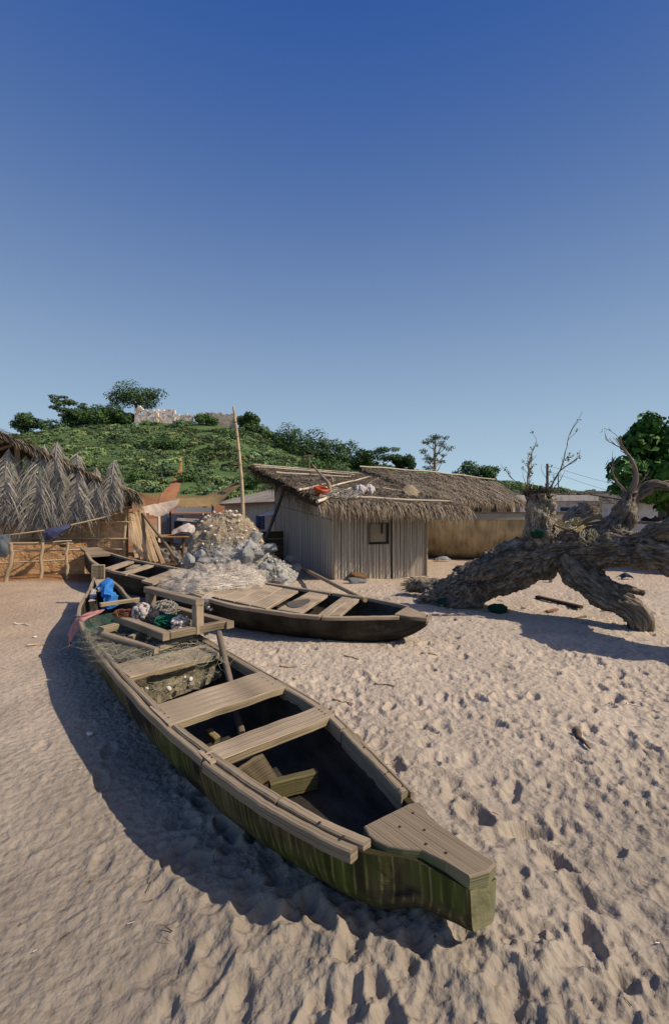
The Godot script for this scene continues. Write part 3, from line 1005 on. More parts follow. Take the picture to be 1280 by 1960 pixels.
	for q in [[508, 1513], [612, 1574], [657, 1601], [545, 1535]]: nail(mb, P(q[0], q[1], 0.392), 0.008)
	for q in [[770, 1505], [742, 1478], [697, 1430]]: nail(mb, P(q[0], q[1], 0.398), 0.007)
	part("nail", mb, M.plain, t)
	# inside: knees and floor boards
	mb = MB.new()
	slab(mb, P(452, 1470, 0.33), P(497, 1440, 0.34), P(525, 1485, 0.20), P(490, 1505, 0.16), 0.03, WOODC * 0.7)
	part("knee", mb, M.wood, t)
	mb = MB.new()
	beam(mb, P(515, 1513, 0.16), P(605, 1490, 0.15), 0.05, 0.10, Color(0.12, 0.11, 0.06))
	part("floor_rib", mb, M.wood, t)
	mb = MB.new()
	beam(mb, P(398, 1400, 0.2), P(416, 1418, 0.16), 0.05, 0.05, Color(0.2, 0.17, 0.10))
	part("floor_rib", mb, M.wood, t)

func make_far_canoe() -> void:
	var src := [
		[W(1.14, 5.44, .345), W(1.20, 5.52, .345), 0.29, 0.3],
		[W(1.02, 5.47, .35), W(1.15, 5.70, .36), 0.17, 0.36],
		[W(0.75, 5.52, .355), W(1.0, 6.05, .38), 0.02, 0.44],
		[W(0.30, 5.48, .355), W(0.72, 6.38, .385), -0.03, 0.5],
		[W(-0.21, 5.53, .355), W(0.40, 6.66, .39), -0.05, 0.5],
		[W(-1.07, 5.88, .375), W(-0.34, 7.2, .39), -0.05, 0.5],
		[W(-1.75, 6.31, .40), W(-0.95, 7.65, .40), -0.05, 0.5],
		[W(-3.05, 7.7, .42), W(-2.25, 8.65, .43), -0.05, 0.5],
		[W(-4.05, 8.57, .45), W(-3.3, 9.4, .46), -0.04, 0.5],
		[W(-4.78, 9.1, .49), W(-4.15, 10.0, .50), 0.0, 0.46],
		[W(-5.7, 10.15, .56), W(-5.2, 10.8, .56), 0.05, 0.4],
		[W(-6.75, 11.7, .69), W(-6.5, 11.85, .69), 0.16, 0.3]]
	var st := stations(src, 220)
	var t := thing("plank_canoe", "second canoe with tarred black side, nets heaped on its deck, behind the foreground canoe", "canoe", W(-2.3, 7.6, 0.0), "canoes on the beach")
	var mb := MB.new()
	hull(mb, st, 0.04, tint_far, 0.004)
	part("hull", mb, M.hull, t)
	for r in [[0, -0.012, 0.06, 0.02, 0.045, 0.165, 0.36], [0, -0.012, 0.06, 0.018, 0.05, 0.363, 0.64], [0, -0.012, 0.06, 0.02, 0.05, 0.643, 0.99], [1, -0.012, 0.055, 0.02, 0.05, 0.17, 0.42], [1, -0.012, 0.055, 0.02, 0.05, 0.423, 0.99]]:
		mb = MB.new()
		rail(mb, st, r[0], r[1], r[2], r[3], r[4], r[5], r[6], WOODC * rf(0.95, 1.12))
		part("gunwale_rail", mb, M.wood, t)
	# bow deck and stern deck
	mb = MB.new()
	slab(mb, W(0.77, 5.56, .392), W(1.15, 5.42, .375), W(1.24, 5.52, .375), W(1.0, 6.0, .395), 0.05, WOODC)
	part("bow_deck", mb, M.wood, t)
	mb = MB.new()
	slab(mb, W(-6.85, 11.7, .735), W(-6.1, 10.85, .625), W(-5.75, 11.15, .63), W(-6.5, 11.95, .735), 0.06, WOODC * 0.8)
	part("stern_deck", mb, M.wood, t)
	# thwarts and the planked deck; [near left, near right, far right, far left]
	var hh := 0.392
	var q4 := [[[200, 1087, .515], [214, 1090, .51], [266, 1072, .51], [256, 1069, .515], 1], [[229, 1096, .49], [241, 1099, .485], [298, 1081, .485], [288, 1078, .49], 1], [[271, 1111, .46], [293, 1117, .455], [360, 1092, .455], [340, 1086, .46], 1], [[303, 1119, .45], [512, 1165, .40], [572, 1131, .40], [380, 1095, .45], 8], [[529, 1166, .385], [575, 1173, .38], [627, 1139, .38], [592, 1132, .385], 1], [[605, 1178, .375], [628, 1178, .375], [674, 1143, .375], [657, 1140, .375], 1], [[630, 1178, .375], [650, 1178, .375], [691, 1144, .375], [676, 1143, .375], 1]]
	for q in q4:
		for k in q[4]:
			var f0: float = float(k) / q[4]
			var f1: float = float(k + 1) / q[4] - (0.006 if q[4] > 1 else 0.0)
			var nl := P(q[0][0], q[0][1], q[0][2])
			var nr := P(q[1][0], q[1][1], q[1][2])
			var fr := P(q[2][0], q[2][1], q[2][2])
			var fl := P(q[3][0], q[3][1], q[3][2])
			mb = MB.new()
			slab(mb, nl.lerp(nr, f0), fl.lerp(fr, f0), fl.lerp(fr, f1), nl.lerp(nr, f1), 0.04, WOODC * rf(1.05, 1.25), 0.003)
			part("thwart" if q[4] == 1 else "deck_plank", mb, M.wood, t)
	mb = MB.new()
	beam(mb, P(248, 1089, .50), P(262, 1082, .50), 0.16, 0.03, WOODC * 0.9)
	part("seat_block", mb, M.wood, t)
	mb = MB.new()
	cloth(mb, [[P(548, 1155, .40), P(560, 1150, .40), P(590, 1146, .39)], [P(552, 1160, .395), P(570, 1156, .40), P(594, 1150, .39)], [P(560, 1163, .39), P(575, 1161, .392), P(590, 1154, .388)]], 10, 8, Color(0.11, 0.10, 0.09), 0.006)
	part("tar_patch", mb, M.fabric, t)

# the big sea canoes drawn up behind the reed hut and the tree
func make_big_canoe(called: String, label: String, a: Vector3, b: Vector3, beam_w: float, h: float, side_col: Color, strake: Color, rise: float) -> void:
	var ax := (b - a).normalized()
	var ac := Vector3(ax.z, 0, -ax.x)
	if ac.z < 0: ac = -ac                      # towards the viewer
	var src := []
	for i in 9:
		var f := i / 8.0
		var w := beam_w * pow(sin(PI * clampf(0.06 + f * 0.88, 0, 1)), 0.5)
		var c := a.lerp(b, f)
		var up := h + rise * pow(absf(f - 0.5) * 2.0, 2.2)
		src.append([c + ac * w / 2 + Vector3(0, up, 0), c - ac * w / 2 + Vector3(0, up, 0), -0.05 + 0.5 * pow(absf(f - 0.5) * 2.0, 4.0), 0.62])
	var st := stations(src, 90)
	var t := thing(called, label, "canoe", (a + b) / 2.0, "big sea canoes")
	var mb := MB.new()
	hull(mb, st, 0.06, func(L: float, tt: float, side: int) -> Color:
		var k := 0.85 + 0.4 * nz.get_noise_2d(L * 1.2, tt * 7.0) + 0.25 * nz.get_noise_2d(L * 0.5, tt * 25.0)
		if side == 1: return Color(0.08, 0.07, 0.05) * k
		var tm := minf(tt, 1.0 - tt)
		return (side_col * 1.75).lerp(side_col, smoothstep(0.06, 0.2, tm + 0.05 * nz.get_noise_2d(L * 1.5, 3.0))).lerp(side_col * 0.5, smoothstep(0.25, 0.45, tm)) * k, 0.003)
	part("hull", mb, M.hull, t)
	for s in 2:
		mb = MB.new()
		rail(mb, st, s, -0.03, 0.03, 0.02, 0.24, 0.02, 0.98, strake)
		part("wash_strake", mb, M.wood, t)
		mb = MB.new()
		rail(mb, st, s, -0.05, 0.07, 0.06, 0.045, 0.01, 0.99, Color(0.14, 0.11, 0.08))
		part("gunwale_rail", mb, M.wood, t)
	for f in [0.12, 0.27, 0.42, 0.58, 0.73, 0.88]:
		var s: Array = st[int(f * 89)]
		mb = MB.new()
		beam(mb, s[0] + Vector3(0, 0.0, 0), s[1] + Vector3(0, 0.0, 0), 0.2, 0.05, WOODC * 0.9)
		part("thwart", mb, M.wood, t)

# ---------- thatch
var strand_mesh: ArrayMesh
var fringe_mesh: ArrayMesh
func make_strands() -> void:
	var mb := MB.new()
	mb.quad(Vector3(0, 0, -0.5), Vector3(0, 0, 0.5), Vector3(0.6, 0.02, 0.4), Vector3(0.6, 0.02, -0.4))
	mb.tri(Vector3(0.6, 0.02, -0.4), Vector3(0.6, 0.02, 0.4), Vector3(1, -0.02, 0))
	strand_mesh = mb.mesh(M.straw)
	mb = MB.new()
	for i in 4:
		var a := i / 4.0
		var b := (i + 1) / 4.0
		var wa := 0.5 * (1.0 - a * 0.7)
		var wb := 0.5 * (1.0 - b * 0.8)
		mb.quad(Vector3(a * (1.0 - 0.18 * a), -0.42 * a * a, -wa), Vector3(a * (1.0 - 0.18 * a), -0.42 * a * a, wa), Vector3(b * (1.0 - 0.18 * b), -0.42 * b * b, wb), Vector3(b * (1.0 - 0.18 * b), -0.42 * b * b, -wb))
	fringe_mesh = mb.mesh(M.straw)
# roof sheet A (top left) B (top right) C (bottom right) E (bottom left)
func thatch(t: Node3D, A: Vector3, B: Vector3, C: Vector3, E: Vector3, th: float, n: int, slen: float, fringe: Array, tone: float, sd_w := 0.016) -> void:
	var mb := MB.new()
	var nn := (B - A).cross(E - A).normalized()
	if nn.y < 0: nn = -nn
	var rows := 20
	var cols := 26
	for layer in 2:
		var p := PackedVector3Array()
		var cs := PackedColorArray()
		var uvs := PackedVector2Array()
		for r in rows:
			for k in cols:
				var u := k / (cols - 1.0)
				var v := r / (rows - 1.0)
				var q := A.lerp(B, u).lerp(E.lerp(C, u), v)
				q += nn * (0.11 * nz.get_noise_3dv(q * 1.1) + 0.05 * nz.get_noise_3dv(q * 4.0) - 0.03 - th * layer)
				p.append(q)
				cs.append(Color(0.10, 0.085, 0.065) * tone)
				uvs.append(Vector2(u, v))
		mb.grid(p, rows, cols, cs, uvs)
	for e in [[A, B], [B, C], [C, E], [E, A]]:
		mb.quad(e[0] - nn * 0.03, e[1] - nn * 0.03, e[1] - nn * (th + 0.03), e[0] - nn * (th + 0.03), Color(0.055, 0.046, 0.036) * tone)
	part("thatch", mb, M.straw, t)
	var xf := []
	var cl := []
	for i in n:
		var u := rng.randf()
		var v := rf(-0.02, 0.98)
		var q := A.lerp(B, u).lerp(E.lerp(C, u), v)
		var down := (E.lerp(C, u) - A.lerp(B, u)).normalized()
		var across := down.cross(nn).normalized()
		var d := (down + across * rf(-0.5, 0.5) * (1.0 + (1.2 if rng.randf() < 0.2 else 0.0)) + nn * rf(-0.04, 0.2)).normalized()
		var s := d.cross(nn).normalized()
		var L := slen * rf(0.5, 1.3)
		q += nn * (0.11 * nz.get_noise_3dv(q * 1.1) + 0.05 * nz.get_noise_3dv(q * 4.0) + rf(-0.02, 0.035))
		xf.append(Transform3D(Basis(d * L, nn * L, s * sd_w * rf(0.7, 1.5)), q - t.position))
		var k := rf(0.55, 1.5) * (1.0 + 0.5 * nz.get_noise_3dv(q * 1.5))
		cl.append(Color(0.235, 0.20, 0.158) * (k * tone))
	copies("thatch_strands", strand_mesh, xf, cl, t)
	# hanging fringe along edges: [from, to, outward dir, count, length]
	for f in fringe:
		xf = []
		cl = []
		for i in f[3]:
			var q: Vector3 = (f[0] as Vector3).lerp(f[1], rng.randf())
			var o: Vector3 = (f[2] as Vector3)
			var al := ((f[1] - f[0]) as Vector3).normalized()
			var d := (o + al * rf(-0.35, 0.35) + Vector3(0, rf(-0.35, 0.15), 0)).normalized()
			q += -o * rf(0.0, 0.22) + Vector3(0, rf(-th, 0.05), 0)
			var s := d.cross(Vector3.UP).normalized()
			var up2 := s.cross(d).normalized()
			var L: float = f[4] * rf(0.55, 1.25)
			xf.append(Transform3D(Basis(d * L, up2 * L * rf(0.5, 1.6), s * sd_w * rf(0.8, 1.7)), q - t.position))
			var k := rf(0.5, 1.55)
			cl.append(Color(0.25, 0.205, 0.15) * (k * tone))
		copies("thatch_fringe", fringe_mesh, xf, cl, t)

# ---------- the reed hut in the middle
func make_reed_hut() -> void:
	var p0 := W(0.0, 10.85, 0)
	var p1 := W(2.42, 11.45, 0)
	var p2 := W(-2.34, 17.2, 0)
	var p3 := W(0.4, 17.9, 0)
	var t := thing("reed_hut", "reed walled hut with a sagging thatched roof in the middle of the beach", "hut", W(0.0, 14.0, 0))
	# roof plane, measured at its corners
	var A := W(-3.55, 17.9, 3.62)
	var B := W(1.12, 18.9, 3.36)
	var C := W(3.45, 11.1, 1.80)
	var E := W(-0.42, 10.35, 1.96)
	var roof_h := func(q: Vector3) -> float:
		var nn := (B - A).cross(E - A)
		return A.y - ((q.x - A.x) * nn.x + (q.z - A.z) * nn.z) / nn.y - 0.16
	var reeds := []
	for k in 6:
		var mb := MB.new()
		var path := PackedVector3Array()
		var bow := rf(-0.012, 0.012)
		for i in 6: path.append(Vector3(bow * sin(i * 0.9), i / 5.0, bow * cos(i * 1.3)))
		tube(mb, path, [0.5, 0.47], 7, Color(0.43, 0.375, 0.305) * [0.75, 1.25, 0.95, 1.15, 0.85, 1.4][k], 0.0, 0.0, 0.35)
		reeds.append(mb)
	var counts := [[p0, p1, 74, 0.036, 0], [p0, p2, 152, 0.046, 1]]
	for c in counts:
		for i in c[2]:
			if c[4] == 0 and (i == 44 or i == 45): continue
			var q: Vector3 = (c[0] as Vector3).lerp(c[1], (i + 0.5) / c[2])
			q += Vector3(rf(-0.006, 0.006), 0, rf(-0.012, 0.012))
			var top: float = roof_h.call(q) + rf(-0.05, 0.03)
			if not _reed_cache.has((i * 7 + i / 5) % 6):
				_reed_cache[(i * 7 + i / 5) % 6] = (reeds[(i * 7 + i / 5) % 6] as MB).mesh(M.straw)
			var o := MeshInstance3D.new()
			o.name = "reed"
			o.mesh = _reed_cache[(i * 7 + i / 5) % 6]
			var w: float = c[3] * rf(0.85, 1.12)
			o.transform = Transform3D(Basis(Vector3(w, 0, 0), Vector3(rf(-0.012, 0.012), top + 0.1, rf(-0.01, 0.01)), Vector3(0, 0, w)), Vector3(q.x, -0.1, q.z) - t.position)
			t.add_child(o, true)
	var mb := MB.new()
	var ins := 0.06
	for e in [[p0, p1], [p0, p2], [p2, p3], [p1, p3]]:
		var cen := (p0 + p1 + p2 + p3) / 4.0
		var a: Vector3 = (e[0] as Vector3) + (cen - e[0]).normalized() * ins
		var b: Vector3 = (e[1] as Vector3) + (cen - e[1]).normalized() * ins
		wall(mb, a, b, -0.1, roof_h.call(a), roof_h.call(b), 0.04, Color(0.13, 0.11, 0.085))
	part("backing_wall", mb, M.straw, t)  # dark inner walls added behind the reeds to stop light leaking in
	# corner posts and lashings
	for q in [p0, p1, p2, p3]:
		mb = MB.new()
		pole(mb, q + Vector3(0, -0.1, 0.03), Vector3(q.x, roof_h.call(q), q.z + 0.03), 0.035, 0.03, Color(0.30, 0.25, 0.18))
		part("corner_post", mb, M.straw, t)
	for f in [0.33, 0.62, 0.9]:
		mb = MB.new()
		var y: float = 1.75 * f
		if f != 0.62: continue
		pole(mb, p0 + Vector3(0, y + 0.4, 0.05), p2 + Vector3(0, y + 0.9, 0.05), 0.012, 0.012, Color(0.2, 0.17, 0.13), 5)
		part("binding_rod", mb, M.straw, t)
	# window: a board set in a dark frame
	var ux := (p1 - p0).normalized()
	var out := Vector3(ux.z, 0, -ux.x)
	if out.z < 0: out = -out
	var wc := p0 + ux * 1.15 + out * 0.035
	var fr := func(x0: float, x1: float, y0: float, y1: float, o: float, col: Color, called: String, par: Node3D) -> Node3D:
		var m2 := MB.new()
		slab(m2, wc + ux * x0 + Vector3(0, y0, 0) + out * o, wc + ux * x1 + Vector3(0, y0, 0) + out * o, wc + ux * x1 + Vector3(0, y1, 0) + out * o, wc + ux * x0 + Vector3(0, y1, 0) + out * o, 0.03, col, 0.001, 2)
		return part(called, m2, M.wood, par)
	var win: Node3D = fr.call(-0.24, 0.24, 0.93, 1.40, 0.012, Color(0.30, 0.25, 0.18), "window", t)
	fr.call(-0.27, 0.27, 0.88, 0.93, 0.035, Color(0.03, 0.028, 0.025), "sill", win)
	fr.call(0.20, 0.27, 0.93, 1.42, 0.035, Color(0.035, 0.03, 0.028), "frame", win)
	fr.call(-0.27, -0.23, 0.93, 1.42, 0.035, Color(0.16, 0.13, 0.10), "frame", win)
	fr.call(0.06, 0.10, 1.15, 1.42, 0.05, Color(0.04, 0.035, 0.03), "bar", win)
	thatch(t, A, B, C, E, 0.12, 9000, 0.45, [[E, C, (C - B).normalized(), 1500, 0.40], [E.lerp(A, 0.0), A, W(-1, 0.2, 0).normalized() * 1.0, 900, 0.36], [C, C.lerp(B, 0.5), W(1, 0, 0) , 320, 0.35], [W(-3.4, 17.8, 3.55), W(-0.5, 10.6, 1.95), W(-0.45, 0.25, -0.75).normalized(), 500, 0.5]], 0.95)
	# straight sticks that hold the thatch down are parts of the roof
	var rn := (B - A).cross(E - A).normalized()
	if rn.y < 0: rn = -rn
	for s in [[0.03, 0.05, 0.97, 0.06], [0.02, 0.14, 0.85, 0.17], [0.10, 0.33, 0.72, 0.30], [0.05, 0.955, 0.96, 0.93]]:
		mb = MB.new()
		var a := A.lerp(B, s[0]).lerp(E.lerp(C, s[0]), s[1]) + rn * 0.07
		var b := A.lerp(B, s[2]).lerp(E.lerp(C, s[2]), s[3]) + rn * 0.07
		pole(mb, a, b, 0.035 if s[1] > 0.5 else 0.04, 0.028, Color(0.50, 0.43, 0.33), 7, 0.05)
		part("roof_pole", mb, M.straw, t)
	# things that lie on the roof
	var on := func(u: float, w: float) -> Vector3:           # the roof plane under a measured pixel
		var dir := D(u, w, 1.0) - Vector3(0, EYE, 0)
		var k := (A - Vector3(0, EYE, 0)).dot(rn) / dir.dot(rn)
		return Vector3(0, EYE, 0) + dir * k + rn * 0.06
	var sticks := [[[570, 943], [632, 927], 0.035, "long pale stick along the left edge of the hut roof"], [[600, 944], [708, 915], 0.035, "straight pale pole slanting up across the hut roof"], [[606, 966], [672, 938], 0.04, "thick pale stick beside the orange bowl on the roof"], [[701, 932], [722, 917], 0.025, "short stick above the white float bundles on the roof"], [[716, 937], [790, 944], 0.03, "pale split stick right of the float bundles on the roof"], [[778, 944], [800, 949], 0.03, "short crooked stick near the roof's right end"]]
	for s in sticks:
		mb = MB.new()
		pole(mb, on.call(s[0][0], s[0][1]), on.call(s[1][0], s[1][1]), s[2], s[2] * 0.7, Color(0.52, 0.44, 0.33), 7, 0.06)
		single("roof_stick", mb, M.straw, s[3], "stick", "loose sticks on the hut roof")
	mb = MB.new()
	var f0: Vector3 = on.call(632, 948)
	var f1: Vector3 = on.call(618, 930)
	tube(mb, smooth_path([f0, f0 + Vector3(-0.05, 0.25, -0.2), f1 + Vector3(0, 0.2, 0), f1 + Vector3(-0.35, 0.62, -0.3)], 9), [0.06, 0.05, 0.03], 7, Color(0.24, 0.18, 0.12))
	tube(mb, smooth_path([f1 + Vector3(0.05, 0.15, 0), f1 + Vector3(0.25, 0.2, 0.15), f1 + Vector3(0.3, 0.0, 0.5)], 7), [0.04, 0.025], 6, Color(0.24, 0.18, 0.12))
	single("forked_branch", mb, M.straw, "brown forked branch standing up from the hut roof", "branch")
	# orange bowl: a cut float, open upwards
	mb = MB.new()
	var oc: Vector3 = on.call(612, 950)
	lathe(mb, oc + Vector3(0, -0.02, 0), [[0.02, 0.0], [0.13, 0.02], [0.19, 0.09], [0.20, 0.17], [0.17, 0.20], [0.155, 0.18], [0.16, 0.1], [0.1, 0.05], [0.0, 0.04]], Color(0.42, 0.085, 0.03), 22, Vector3(0.25, 1, 0.3))
	single("orange_bowl", mb, M.plastic, "orange red plastic bowl lying on the left corner of the hut roof", "bowl")
	for k in 2:
		var bt := thing("float_bundle", ["left white net float bundle on the hut roof", "right white net float bundle on the hut roof"][k], "float bundle", on.call(688 + 18 * k, 947), "white bundles on the roof")
		mb = MB.new()
		blob(mb, bt.position + Vector3(0, 0.07, 0), Vector3(0.14, 0.15, 0.13), Color(0.55, 0.54, 0.52), 0.12, 4.0)
		part("netting", mb, M.fabric, bt)
		mb = MB.new()
		for i in 26:
			var dir := Vector3(rf(-1, 1), rf(-0.3, 1), rf(-0.6, 1)).normalized()
			blob(mb, bt.position + Vector3(0, 0.07, 0) + dir * 0.135, Vector3(0.035, 0.05, 0.035), Color(0.72, 0.66, 0.66) * rf(0.7, 1.1), 0.05, 2.0, 6, 8)
		part("float", mb, M.plain, bt, "stuff")
	mb = MB.new()
	for i in 46:
		var c: Vector3 = on.call(rf(622, 682), rf(944, 962))
		var pts := PackedVector3Array()
		var a0 := rf(0, TAU)
		for j in 9: pts.append(c + Vector3(cos(a0 + j * 0.5) * rf(0.1, 0.2), 0.02 + rf(0, 0.09), sin(a0 + j * 0.5) * rf(0.08, 0.2)))
		tube(mb, pts, [0.009], 4, Color(0.34, 0.32, 0.28) * rf(0.7, 1.2))
	single("rope_tangle", mb, M.straw, "pale tangle of rope between the orange bowl and white bundles on the roof", "rope")
	mb = MB.new()
	cloth(mb, [[on.call(768, 940) , on.call(782, 936) + Vector3(0, 0.1, 0), on.call(802, 944)], [on.call(772, 948) + Vector3(0, 0.05, 0), on.call(788, 945) + Vector3(0, 0.12, 0), on.call(800, 952)], [on.call(780, 955), on.call(790, 954) + Vector3(0, 0.04, 0), on.call(797, 956)]], 12, 10, Color(0.27, 0.22, 0.14), 0.03)
	single("roof_sack", mb, M.fabric, "crumpled brown sack on the right side of the hut roof", "sack")
	# prop leaning on the back corner, fallen pole at the side, basket and slab by the front
	mb = MB.new()
	beam(mb, D(504, 1032, 13.6), D(549, 915, 15.6), 0.13, 0.07, Color(0.17, 0.15, 0.125), Vector3(1, 0, 0))
	single("prop_board", mb, M.wood, "dark board propped against the far left corner of the reed hut", "board")
	mb = MB.new()
	pole(mb, P(551, 1074, 0.09), P(700, 1149, 0.38), 0.05, 0.035, Color(0.30, 0.23, 0.14), 8, 0.02)
	single("bamboo_pole", mb, M.straw, "bamboo pole lying along the hut's left wall towards the second canoe", "pole")
	mb = MB.new()
	var bc := P(684, 1112, -0.02)
	lathe(mb, bc, [[0.10, 0.0], [0.17, 0.04], [0.22, 0.13], [0.21, 0.17], [0.15, 0.19], [0.0, 0.2]], Color(0.22, 0.14, 0.07), 16, Vector3(0.15, 1, 0.1))
	single("wood_stump", mb, M.bark, "brown rounded block of wood against the hut's front wall", "wood block")
	mb = MB.new()
	rock(mb, P(683, 1114, 0.06), Vector3(0.24, 0.1, 0.15), Color(0.17, 0.18, 0.19))
	single("flat_stone", mb, M.stone, "flat grey stone in front of the wood block by the hut", "stone")
var _reed_cache := {}
func lathe(mb: MB, at: Vector3, prof: Array, col: Color, seg := 18, up := Vector3.UP) -> void:
	var u := up.normalized()
	var s := u.cross(Vector3(0, 0, 1)).normalized()
	var f := s.cross(u)
	var p := PackedVector3Array()
	var cs := PackedColorArray()
	var uvs := PackedVector2Array()
	for r in prof:
		for k in seg:
			var a := TAU * k / seg
			p.append(at + u * r[1] + (s * cos(a) + f * sin(a)) * r[0])
			cs.append(col * rf(0.95, 1.05))
			uvs.append(Vector2(float(k) / seg, r[1]))
	mb.grid(p, prof.size(), seg, cs, uvs, true)

# ---------- the mud and pole hut on the left
func frond(t: Node3D, top: Vector3, foot: Vector3, wide: float, tone: float) -> void:
	var mb := MB.new()
	var bend := Vector3(rf(-0.1, 0.1), 0, 0.12)
	var path := smooth_path([top, top.lerp(foot, 0.5) + bend, foot], 24)
	tube(mb, path, [0.012, 0.022, 0.03], 6, Color(0.34, 0.31, 0.27) * tone)
	var n := 66
	for i in n:
		var f := 0.02 + 0.93 * i / n
		var x := f * 23
		var k := int(x)
		var q := path[k].lerp(path[mini(k + 1, 23)], x - k)
		for s in [-1.0, 1.0]:
			var L := wide * 0.8 * (0.35 + 0.75 * sin(PI * clampf(0.12 + f * 0.75, 0, 1))) * rf(0.75, 1.15)
			if rng.randf() < 0.14: L *= rf(0.3, 0.7)
			var pts := PackedVector3Array()
			var dir := Vector3(s * rf(0.45, 0.7), -rf(0.35, 0.75), rf(-0.12, 0.35)).normalized()
			var pos := q
			pts.append(pos)
			for j in 5:
				pos += dir * L / 5.0
				dir = (dir + Vector3(rf(-0.12, 0.12), -0.26, -0.06)).normalized()
				pos.z = maxf(pos.z, foot.z - 0.1)
				pts.append(pos)
			ribbon(mb, pts, rf(0.009, 0.014), Color(0.35, 0.325, 0.285) * (tone * rf(0.5, 1.3)))
	part("palm_frond", mb, M.straw, t)
func make_mud_hut() -> void:
	var d := 12.6
	var t := thing("mud_hut", "mud and pole gable hut at the left with dry palm fronds hung on it", "hut", W(-9.4, d + 2.5, 0))
	var mb := MB.new()
	var R := -6.02
	var Lx := -13.0
	var eave := 2.36
	var px := -9.45
	var peak := 3.92
	# mud front, uneven, with the daub a little proud between the poles
	var rows := 26
	var cols := 70
	var p := PackedVector3Array()
	var cs := PackedColorArray()
	var uvs := PackedVector2Array()
	for r in rows:
		for k in cols:
			var x := lerpf(Lx, R - 0.03, k / (cols - 1.0))
			var y := lerpf(-0.15, 2.0, r / (rows - 1.0))
			var z := -d + 0.035 * nz.get_noise_2d(x * 2.5, y * 2.5) + 0.025 * nz.get_noise_2d(x * 8.0, y * 8.0)
			p.append(Vector3(x, y, z))
			cs.append(Color(0.60, 0.40, 0.225) * (1.0 + 0.25 * nz.get_noise_2d(x * 3.0, y * 5.0)))
			uvs.append(Vector2(x, y))
	mb.grid(p, rows, cols, cs, uvs)
	wall(mb, W(R - 0.08, d + 0.1, 0), W(R - 2.5, d + 4.2, 0), -0.1, 2.3, 2.3, 0.14, Color(0.40, 0.215, 0.095))
	wall(mb, W(Lx - 2.4, d + 4.2, 0), W(R - 2.5, d + 4.2, 0), -0.1, 2.3, 2.3, 0.14, Color(0.37, 0.2, 0.09))
	wall(mb, W(Lx, d + 0.15, 0), W(R - 0.1, d + 0.15, 0), -0.1, 2.0, 2.0, 0.12, Color(0.37, 0.2, 0.09))
	part("mud_wall", mb, M.mud, t)
	# pole lattice on the front
	var pc := Color(0.46, 0.36, 0.24)
	for v in [[-6.03, 0.045], [-6.78, 0.03], [-7.32, 0.033], [-7.92, 0.03], [-8.7, 0.03], [-9.6, 0.03]]:
		mb = MB.new()
		pole(mb, W(v[0] + rf(-0.04, 0.04), d - 0.06, -0.1), W(v[0], d - 0.06, 2.35 if v[0] > -6.1 else 1.95), v[1], v[1] * 0.85, pc * rf(0.75, 1.0), 7, 0.05)
		part("wall_post", mb, M.straw, t)
	for y in [[1030, 22, 244], [1000, 96, 246], [1052, 60, 243], [972, 215, 249], [959, 205, 249]]:
		mb = MB.new()
		var a := D(y[1], y[0], d - 0.1)
		var b := D(y[2], y[0] + rf(-2, 2), d - 0.1)
		pole(mb, a, b, 0.028, 0.024, pc * rf(0.95, 1.2), 7, 0.04)
		part("wall_rail", mb, M.straw, t)
	# inside of the gable: king post, rafters, purlins
	mb = MB.new()
	beam(mb, W(-9.2, d + 0.1, 1.95), W(-9.25, d + 0.1, 3.75), 0.17, 0.1, Color(0.40, 0.30, 0.20), Vector3(0, 0, 1))
	part("king_post", mb, M.wood, t)
	for q in [[W(px, d - 0.05, peak - 0.1), W(R + 0.25, d - 0.05, eave - 0.1)], [W(px, d - 0.05, peak - 0.1), W(Lx - 0.2, d - 0.05, eave)], [W(px + 0.1, d + 0.25, peak - 0.12), W(-10.6, d + 0.2, 3.15)]]:
		mb = MB.new()
		pole(mb, q[0], q[1], 0.055, 0.05, Color(0.33, 0.25, 0.17), 7, 0.08)
		part("rafter", mb, M.straw, t)
	for f in [0.25, 0.5, 0.75, 0.98]:
		mb = MB.new()
		var a := W(lerpf(px, R, f), d - 0.35, lerpf(peak, eave, f) - 0.08)
		pole(mb, a, a + Vector3(-2.6, 0, -4.5), 0.05, 0.05, Color(0.36, 0.28, 0.19), 6, 0.04)
		part("purlin", mb, M.straw, t)
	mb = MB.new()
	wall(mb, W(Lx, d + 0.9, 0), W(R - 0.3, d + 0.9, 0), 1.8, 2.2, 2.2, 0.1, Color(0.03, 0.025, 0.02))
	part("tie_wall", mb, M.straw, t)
	# roof: two slopes
	var A := W(px - 2.9, d + 4.7, peak + 0.12)
	var B := W(px - 0.05, d - 0.55, peak + 0.12)
	var C := W(R + 0.62, d - 0.5, eave - 0.22)
	var E := W(R - 2.3, d + 4.7, eave - 0.22)
	var dn := (C - B).normalized()
	thatch(t, B, A, E, C, 0.13, 5200, 0.5, [[C, E, dn, 500, 0.36], [B, C, W(0.8, -0.25, -0.2).normalized(), 900, 0.3], [B.lerp(C, 0.82), C, W(0.75, -0.15, -0.55).normalized(), 260, 0.36]], 0.9)
	var C2 := W(Lx - 0.6, d - 0.5, eave - 0.25)
	var E2 := W(Lx - 3.4, d + 4.7, eave - 0.25)
	thatch(t, A, B, C2, E2, 0.13, 3500, 0.5, [[B, C2, W(-0.8, -0.25, -0.2).normalized(), 600, 0.3]], 0.9)
	# fronds, measured tops and feet
	var fz := d - 0.5
